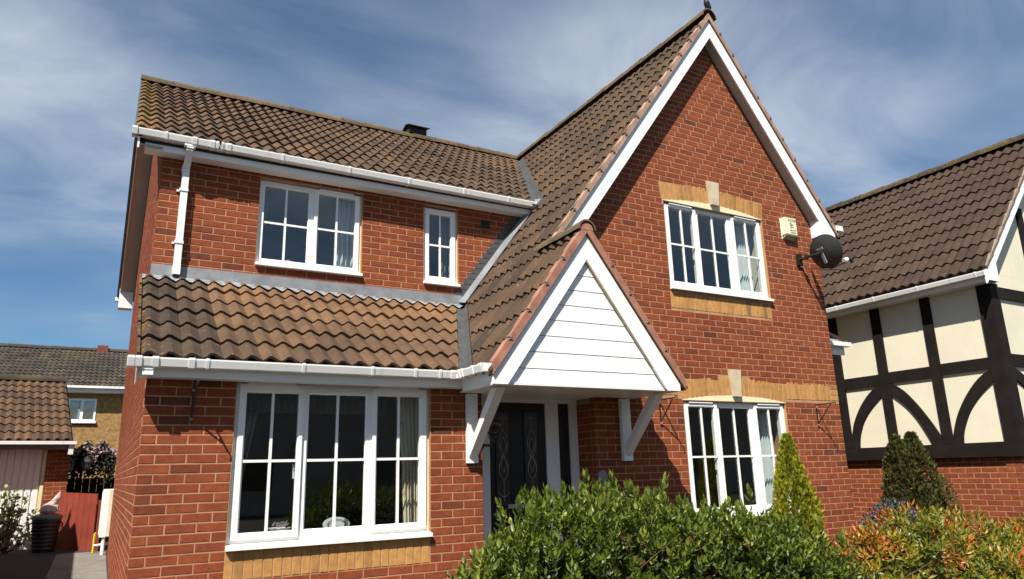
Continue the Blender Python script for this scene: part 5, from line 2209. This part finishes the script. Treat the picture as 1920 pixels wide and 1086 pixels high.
# houses outside the frame: the left one is added, shaped to shade the drive and gate, one opposite is mirrored in the panes
LH = thing('shadow_caster', 'brick outbuilding added out of view on the left to shade the drive', 'shadow_caster', (-3.4, 7.0, 0.1))
b = MB()
b.yz([(2.9, 0), (9.1, 0), (9.1, 1.9), (7.71, 3.76), (7.35, 3.38), (2.9, 3.38)], -6.5, -2.313)
b.build('wall', M_MORT, LH)
OB = []
lay((Vector((-2.31, 0, 0)), Vector((0, 1, 0)), Vector((-1, 0, 0)), Vector((0, 0, 1))), 0, 50, 0.0,
    lambda z: [(2.9, min(9.1, 9.1 - (z - 1.9) / 1.338) if z > 1.9 else 9.1, 'L', 1)] if z < 3.34 else [], OB, face_w=0.0)
place_bricks(OB, LH, M_RED, 0, 'brick', 'brickwork')
b = MB()
b.prism([(-2.28, 9.2, 1.78), (-6.5, 9.2, 1.78), (-6.5, 7.71, 3.80), (-2.28, 7.71, 3.80)], (0, 0, 0.05))
b.prism([(-2.28, 7.34, 3.43), (-6.5, 7.34, 3.43), (-6.5, 7.705, 3.80), (-2.28, 7.705, 3.80)], (0, 0, 0.05))
b.box(-6.5, -2.27, 2.85, 7.33, 3.39, 3.45)
b.build('roof', M_NTILE, LH)
OH = thing('house', 'pale house on the opposite side of the road', 'house', (6, -26, 0))
b = MB()
b.box(-24, 40, -31, -25, 0, 5.2)
b.yz([(-31.4, 5.2), (-24.6, 5.2), (-28, 8.0)], -24, 40)
b.build('wall', mat_rough('opposite_render', (0.34, 0.31, 0.28), 0.2, 1, 0.9, 30, 0.2), OH)
for i in range(9):
    b = MB()
    b.box(-20 + i * 6, -18 + i * 6, -24.99, -24.95, 1.0, 2.2)
    b.build('window', M_OBSC, OH)

# ------------------------------------------------------------------ vegetation
def leaf(mb, p, d, n, L, wd, t, fold=0.25, curl=0.15):
    d = d.normalized()
    s = d.cross(n)
    if s.length < 1e-4:
        s = d.cross(Vector((1, 0, 0)))
    s.normalize()
    n = s.cross(d).normalized()
    c = [p, p + d * L * 0.35 - n * curl * L * 0.05, p + d * L * 0.7 - n * curl * L * 0.3, p + d * L - n * curl * L]
    wds = [0.0, wd, wd * 0.85, 0.0]
    u_ = n * fold
    Lf = [c[1] + (s + u_) * wds[1], c[2] + (s + u_) * wds[2]]
    Rt = [c[1] + (-s + u_) * wds[1], c[2] + (-s + u_) * wds[2]]
    vs = [c[0], c[1], c[2], c[3], Lf[0], Lf[1], Rt[0], Rt[1]]
    mb.add(vs, [(0, 1, 4), (1, 2, 5, 4), (2, 3, 5), (0, 6, 1), (1, 6, 7, 2), (2, 7, 3)], t)


def rdir():
    while True:
        v = Vector((rng.uniform(-1, 1), rng.uniform(-1, 1), rng.uniform(-1, 1)))
        if 0.05 < v.length < 1:
            return v.normalized()


def whorl(mb, p, d, n, L, wd, tone, spread=0.7, sink=None):
    d = d.normalized()
    a = d.cross(rdir()).normalized()
    b_ = d.cross(a)
    ph = rng.uniform(0, 6.28)
    for i in range(n):
        s = i / n
        an = ph + i * 2.4
        rad = a * math.cos(an) + b_ * math.sin(an)
        out = (d * (1 - spread * (1 - 0.7 * s)) + rad * spread * (1.1 - 0.6 * s)).normalized()
        q = p + d * (L * 1.3 * s)
        l_ = L * rng.uniform(0.75, 1.15)
        t = min(1, max(0, tone + rng.gauss(0, 0.10) + 0.18 * (s - 0.5)))
        m_ = mb if sink is None else sink()
        leaf(m_, q, out, rad.cross(out).cross(out) * -1 + d * 0.5, l_, wd * rng.uniform(0.8, 1.15), t)


def interp(tab, x):
    if x <= tab[0][0]: return tab[0][1]
    for (a, va), (b, vb) in zip(tab, tab[1:]):
        if x <= b:
            return va + (vb - va) * (x - a) / (b - a)
    return tab[-1][1]


def split_leaves(allv, parent, mat, nmax, name, stuff):
    """allv: list of (verts, faces, tone, depth key); the largest seen become single leaves"""
    allv.sort(key=lambda a: a[3])
    st = MB()
    for i, (vs, fs, t, k) in enumerate(allv):
        if i < nmax:
            mb = MB()
            mb.add(vs, fs, t)
            mb.build(name, mat, parent)
        else:
            st.add(vs, fs, t)
    tag(st.build(stuff, mat, parent), kind='stuff')


class Sink:
    def __init__(s): s.l = []

    def add(s, vs, fs, t=0.5):
        p = Vector(vs[3])
        q = scr(p)
        seen = q is not None and 0 < q[0] < 1920 and 0 < q[1] < 1086
        a = scr_area([vs[0], vs[4], vs[3], vs[6]]) if seen else 0
        s.l.append((vs, fs, t, ((p - CAM).length if seen and a > 60 else 99) - a * 0.0008))


# laurel hedge in front
HT = [(1.52, 0.66), (1.66, 0.90), (1.82, 1.06), (1.98, 1.17), (2.37, 1.225), (2.83, 1.20), (3.28, 1.11), (4.0, 1.05), (4.32, 0.95), (4.60, 0.78), (4.85, 0.5)]
t = thing('laurel_hedge', 'glossy dark green laurel hedge in front of the door and porch', 'hedge', (3.1, -2.4, 0))
sk = Sink()
for i in range(2500):
    x = rng.uniform(1.56, 4.85)
    h = interp(HT, x)
    hw = 0.46 * min(1, (x - 1.40) / 0.35, (5.0 - x) / 0.4)
    # shell biased sampling over the cross-section
    an = rng.uniform(-0.35, math.pi + 0.35)
    rr = 1 - 0.28 * rng.random() ** 1.6
    y = -2.4 - hw * math.cos(an) * rr * 1.0
    zt = max(0.12, 0.35 * h + (0.65 * h) * math.sin(an) * rr) if an > 0 and an < math.pi else rng.uniform(0.1, 0.4 * h)
    zt += 0.03 * math.sin(x * 9) + 0.03 * math.sin(x * 23 + y * 11)
    nrm = Vector((rng.gauss(0, 0.35), -math.cos(an), max(0, math.sin(an)) + 0.15))
    d = (nrm.normalized() * 0.8 + Vector((0, 0, 0.75)) + rdir() * 0.45)
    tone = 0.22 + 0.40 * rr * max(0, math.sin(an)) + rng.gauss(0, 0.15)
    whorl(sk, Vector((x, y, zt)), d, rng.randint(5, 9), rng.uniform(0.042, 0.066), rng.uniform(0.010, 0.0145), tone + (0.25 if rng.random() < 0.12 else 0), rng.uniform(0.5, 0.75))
for i in range(70):      # shoots standing above the clipped top
    x = rng.uniform(1.8, 4.6)
    h = interp(HT, x)
    p = Vector((x, -2.4 + rng.uniform(-0.35, 0.35), h - 0.02 + rng.uniform(-0.02, 0.07)))
    whorl(sk, p, Vector((rng.gauss(0, .2), rng.gauss(0, .2), 1)), 8, 0.068, 0.0135, 0.55, 0.45)
for x, y, dz_ in ((2.42, -2.5, 0.10), (2.62, -2.5, 0.10), (3.05, -2.45, 0.13), (2.2, -2.4, 0.04), (3.98, -2.35, 0.12), (2.0, -2.55, 0.05)):
    whorl(sk, Vector((x, y, interp(HT, x) + dz_)), Vector((rng.gauss(0, .2), 0, 1)), 8, 0.07, 0.014, 0.6, 0.5)
for i in range(6000):    # inner leaves that close the hedge
    x = rng.uniform(1.65, 4.75)
    h = interp(HT, x)
    an = rng.uniform(0, math.pi)
    rr = rng.uniform(0.35, 0.78)
    hw = 0.44 * min(1, (x - 1.45) / 0.35, (4.95 - x) / 0.4)
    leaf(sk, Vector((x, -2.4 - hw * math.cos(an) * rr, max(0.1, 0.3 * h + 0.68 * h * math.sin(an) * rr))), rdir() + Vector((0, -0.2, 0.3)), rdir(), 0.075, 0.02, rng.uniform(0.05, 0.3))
split_leaves(sk.l, t, M_LAUREL, 300, 'leaf', 'foliage')
b = MB()
for i in range(60):
    x = rng.uniform(1.7, 4.7)
    h = interp(HT, x)
    y0 = -2.4 + rng.uniform(-0.1, 0.1)
    b.tube([(x, y0, 0), (x + rng.gauss(0, .06), y0 + rng.gauss(0, .08), h * 0.5), (x + rng.gauss(0, .14), y0 + rng.gauss(0, .16), h * 0.86)], [0.012, 0.008, 0.003], 5)
b.build('stem', M_TWIG, t)

# pieris with orange new growth
t = thing('pieris_shrub', 'yellow green shrub with orange red new leaves at the right of the hedge', 'shrub', (6.9, -2.1, 0))
sk = Sink()
blobs = [(6.30, -2.1, 0.56, 0.50, 0.40), (7.15, -2.0, 0.50, 0.55, 0.38), (5.80, -2.05, 0.40, 0.42, 0.40), (8.1, -1.9, 0.33, 0.55, 0.36), (6.7, -2.45, 0.28, 0.6, 0.32), (7.6, -2.3, 0.22, 0.6, 0.32), (5.55, -2.2, 0.18, 0.42, 0.32), (8.8, -1.9, 0.33, 0.55, 0.42)]
for i in range(1500):
    cx_, cy_, cz_, rx, rz = rng.choice(blobs)
    n = rdir()
    if n.z < -0.25: n.z = -n.z
    rr = 1 - 0.25 * rng.random() ** 1.5
    p = Vector((cx_ + n.x * rx * rr, cy_ + n.y * rx * 0.8 * rr, cz_ + n.z * rz * rr))
    hot = math.sin(p.x * 5.1 + 1.0) * math.sin(p.y * 6.3 + p.z * 7.7) + 0.5 * n.z > 0.62
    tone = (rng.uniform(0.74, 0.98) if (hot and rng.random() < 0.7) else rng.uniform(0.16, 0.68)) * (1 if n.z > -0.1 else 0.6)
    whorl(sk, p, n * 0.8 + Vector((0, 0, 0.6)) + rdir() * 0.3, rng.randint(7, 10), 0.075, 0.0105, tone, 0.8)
for i in range(1500):
    cx_, cy_, cz_, rx, rz = rng.choice(blobs)
    n = rdir()
    rr = rng.uniform(0.3, 0.75)
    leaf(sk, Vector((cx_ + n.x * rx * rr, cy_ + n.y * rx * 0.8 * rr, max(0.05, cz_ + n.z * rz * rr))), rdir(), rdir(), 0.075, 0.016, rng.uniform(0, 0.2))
split_leaves(sk.l, t, M_PIERIS, 200, 'leaf', 'foliage')
b = MB()
for i in range(46):
    cx_, cy_, cz_, rx, rz = blobs[i % len(blobs)]
    b.tube([(cx_ + rng.gauss(0, .1), cy_ + rng.gauss(0, .1), 0), (cx_ + rng.gauss(0, .2), cy_ + rng.gauss(0, .2), cz_ * 0.7), (cx_ + rng.gauss(0, .3), cy_ + rng.gauss(0, .2), cz_ + rz * 0.6)], [0.014, 0.009, 0.004], 5)
b.build('stem', M_TWIG, t)


def spray(mb, p, d, L, t):
    """flat scaly conifer spray"""
    d = d.normalized()
    s = d.cross(rdir()).normalized()
    n = s.cross(d)
    for k, (f, a, l_) in enumerate(((0.0, 0.0, 1.0), (0.25, 0.55, 0.55), (0.3, -0.55, 0.55), (0.5, 0.5, 0.4), (0.52, -0.5, 0.4))):
        q = p + d * L * f
        e = (d * math.cos(a) + s * math.sin(a))
        w = n.cross(e).normalized() * L * 0.085
        mb.add([q, q + e * L * l_ * 0.5 + w, q + e * L * l_, q + e * L * l_ * 0.5 - w], [(0, 1, 2, 3)], min(1, max(0, t + rng.gauss(0, 0.12))))


def conifer(name, label, base, peaks, nspr, L, mat, tone, brown=0.0):
    """peaks: list of (dx, dy, height, [(z fraction, radius)...])"""
    t = thing(name, label, 'tree', base)
    mb = MB()
    base = Vector(base)
    for dx, dy, h, pr_, share in peaks:
        for i in range(int(nspr * share)):
            f = 1 - (1 - rng.random()) ** 0.62 if False else rng.random() ** 1.15
            r_ = interp(pr_, f)
            an = rng.uniform(0, 6.283)
            lump = 1 + 0.14 * math.sin(an * 3 + f * 9) + 0.10 * math.sin(an * 7 - f * 17)
            k = (1 - 0.38 * rng.random() ** 2) * lump
            out = Vector((math.cos(an), math.sin(an), 0))
            p = base + Vector((dx, dy, 0)) * (0.35 + 0.65 * f) + out * r_ * k * 0.92 + Vector((0, 0, h * f))
            d = out * 0.45 + Vector((0, 0, 1.0)) + rdir() * 0.35
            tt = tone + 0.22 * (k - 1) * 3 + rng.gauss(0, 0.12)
            if brown and rng.random() < brown * (1.2 - f) and math.sin(an * 2 + f * 14) > 0.45:
                tt = 1.0
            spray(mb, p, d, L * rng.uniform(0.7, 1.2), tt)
    mb.build('crown', mat, t)
    core = MB()
    for dx, dy, h, pr_, share in peaks:
        core.tube([base + Vector((dx, dy, 0)) * (0.35 + 0.65 * f) + Vector((0, 0, h * f)) for f in (0, 0.3, 0.6, 0.95)], [0.045, 0.04, 0.03, 0.008], 7)
    core.build('trunk', M_TWIG, t)


conifer('golden_conifer', 'narrow yellow green conifer rising behind the hedge at the lower gable window', (6.60, -0.55, 0.0),
        [(-0.03, -0.02, 1.74, [(0, 0.20), (0.2, 0.26), (0.5, 0.25), (0.7, 0.175), (0.85, 0.10), (0.95, 0.05), (1.0, 0.012)], 1.0)], 6000, 0.068, M_GOLD, 0.55, 0.35)
conifer('dark_conifer', 'dark green double tipped conifer between the two houses', (9.68, 0.0, 0.0),
        [(-0.22, 0.0, 1.76, [(0, 0.42), (0.35, 0.42), (0.6, 0.30), (0.8, 0.17), (0.93, 0.09), (1, 0.03)], 0.45),
         (0.08, -0.05, 1.80, [(0, 0.5), (0.35, 0.52), (0.6, 0.36), (0.8, 0.22), (0.93, 0.10), (1, 0.03)], 0.55),
         (0.42, 0.0, 1.1, [(0, 0.4), (0.5, 0.3), (0.8, 0.2), (1, 0.04)], 0.25)], 7500, 0.072, M_DKCON, 0.45)

t = thing('flowering_shrub', 'small shrub with dusty blue flowers at the foot of the brick corner', 'shrub', (8.1, -0.7, 0))
mb = MB()
for i in range(2600):
    n = rdir()
    if n.z < 0: n.z = -n.z
    rr = rng.uniform(0.6, 1.0)
    p = Vector((8.1 + n.x * 0.55 * rr, -0.7 + n.y * 0.35 * rr, 0.45 + n.z * 0.54 * rr))
    leaf(mb, p, n + rdir() * 0.8, rdir(), 0.035, 0.012, 1.0 if (rng.random() < 0.42 and rr > 0.8) else rng.uniform(0.1, 0.6))
mb.build('foliage', M_BLUE, t)
b = MB()
for i in range(12):
    b.tube([(8.1, -0.7, 0), (8.1 + rng.gauss(0, .15), -0.7 + rng.gauss(0, .1), 0.4), (8.1 + rng.gauss(0, .25), -0.7 + rng.gauss(0, .15), 0.8)], [0.012, 0.008, 0.004], 5)
b.build('stem', M_TWIG, t)

t = thing('flowering_climber', 'climber with pale pink blossom on the fence behind the lanterns', 'climbing plant', (-0.4, 11.0, 0.3))
mb = MB()
for i in range(3200):
    x = rng.uniform(-0.95, 0.0)
    top = 1.95 + 0.28 * math.sin((x + 1.0) * 2.6) + 0.05 * math.sin(x * 21)
    z = top - abs(rng.gauss(0, 0.28))
    p = Vector((x, 11.0 + rng.uniform(-0.25, 0.15), z))
    fl = (top - z) < 0.24 + 0.1 * math.sin(x * 13) and rng.random() < 0.62
    leaf(mb, p, rdir() + Vector((0, -0.5, 0.1)), Vector((0, -1, 0.4)) + rdir() * 0.6, 0.055, 0.024, rng.uniform(0.62, 1.0) if fl else rng.uniform(0, 0.4))
mb.build('foliage', M_PINK, t)
b = MB()
for i in range(10):
    x = -0.9 + i * 0.09
    b.tube([(x, 11.12, 0.3), (x + 0.05, 11.1, 1.1), (x + rng.gauss(0, .1), 11.02, 1.9)], [0.012, 0.01, 0.005], 5)
b.build('stem', M_TWIG, t)

t = thing('variegated_shrub', 'pale leaved straggly shrub in front of the garage door', 'shrub', (-1.58, 9.5, 0.28))
mb = MB()
b = MB()
for i in range(26):
    an = rng.uniform(0, 6.28)
    r_ = rng.uniform(0.1, 0.48)
    tip = Vector((-1.58 + r_ * math.cos(an), 9.5 + 0.4 * r_ * math.sin(an), rng.uniform(0.75, 1.55) - r_ * 0.45))
    mid = Vector((-1.58 + 0.4 * r_ * math.cos(an), 9.5, tip.z * 0.55))
    b.tube([(-1.58, 9.5, 0.28), mid, tip], [0.012, 0.008, 0.004], 5)
    for k in range(16):
        s = rng.uniform(0.35, 1.0)
        p = mid.lerp(tip, (s - 0.35) / 0.65)
        leaf(mb, p, rdir() + Vector((0, -0.3, 0.2)), Vector((0, -0.6, 0.8)) + rdir() * 0.5, 0.10, 0.03, rng.uniform(0.25, 1.0))
mb.build('foliage', M_VARI, t)
b.build('stem', M_TWIG, t)
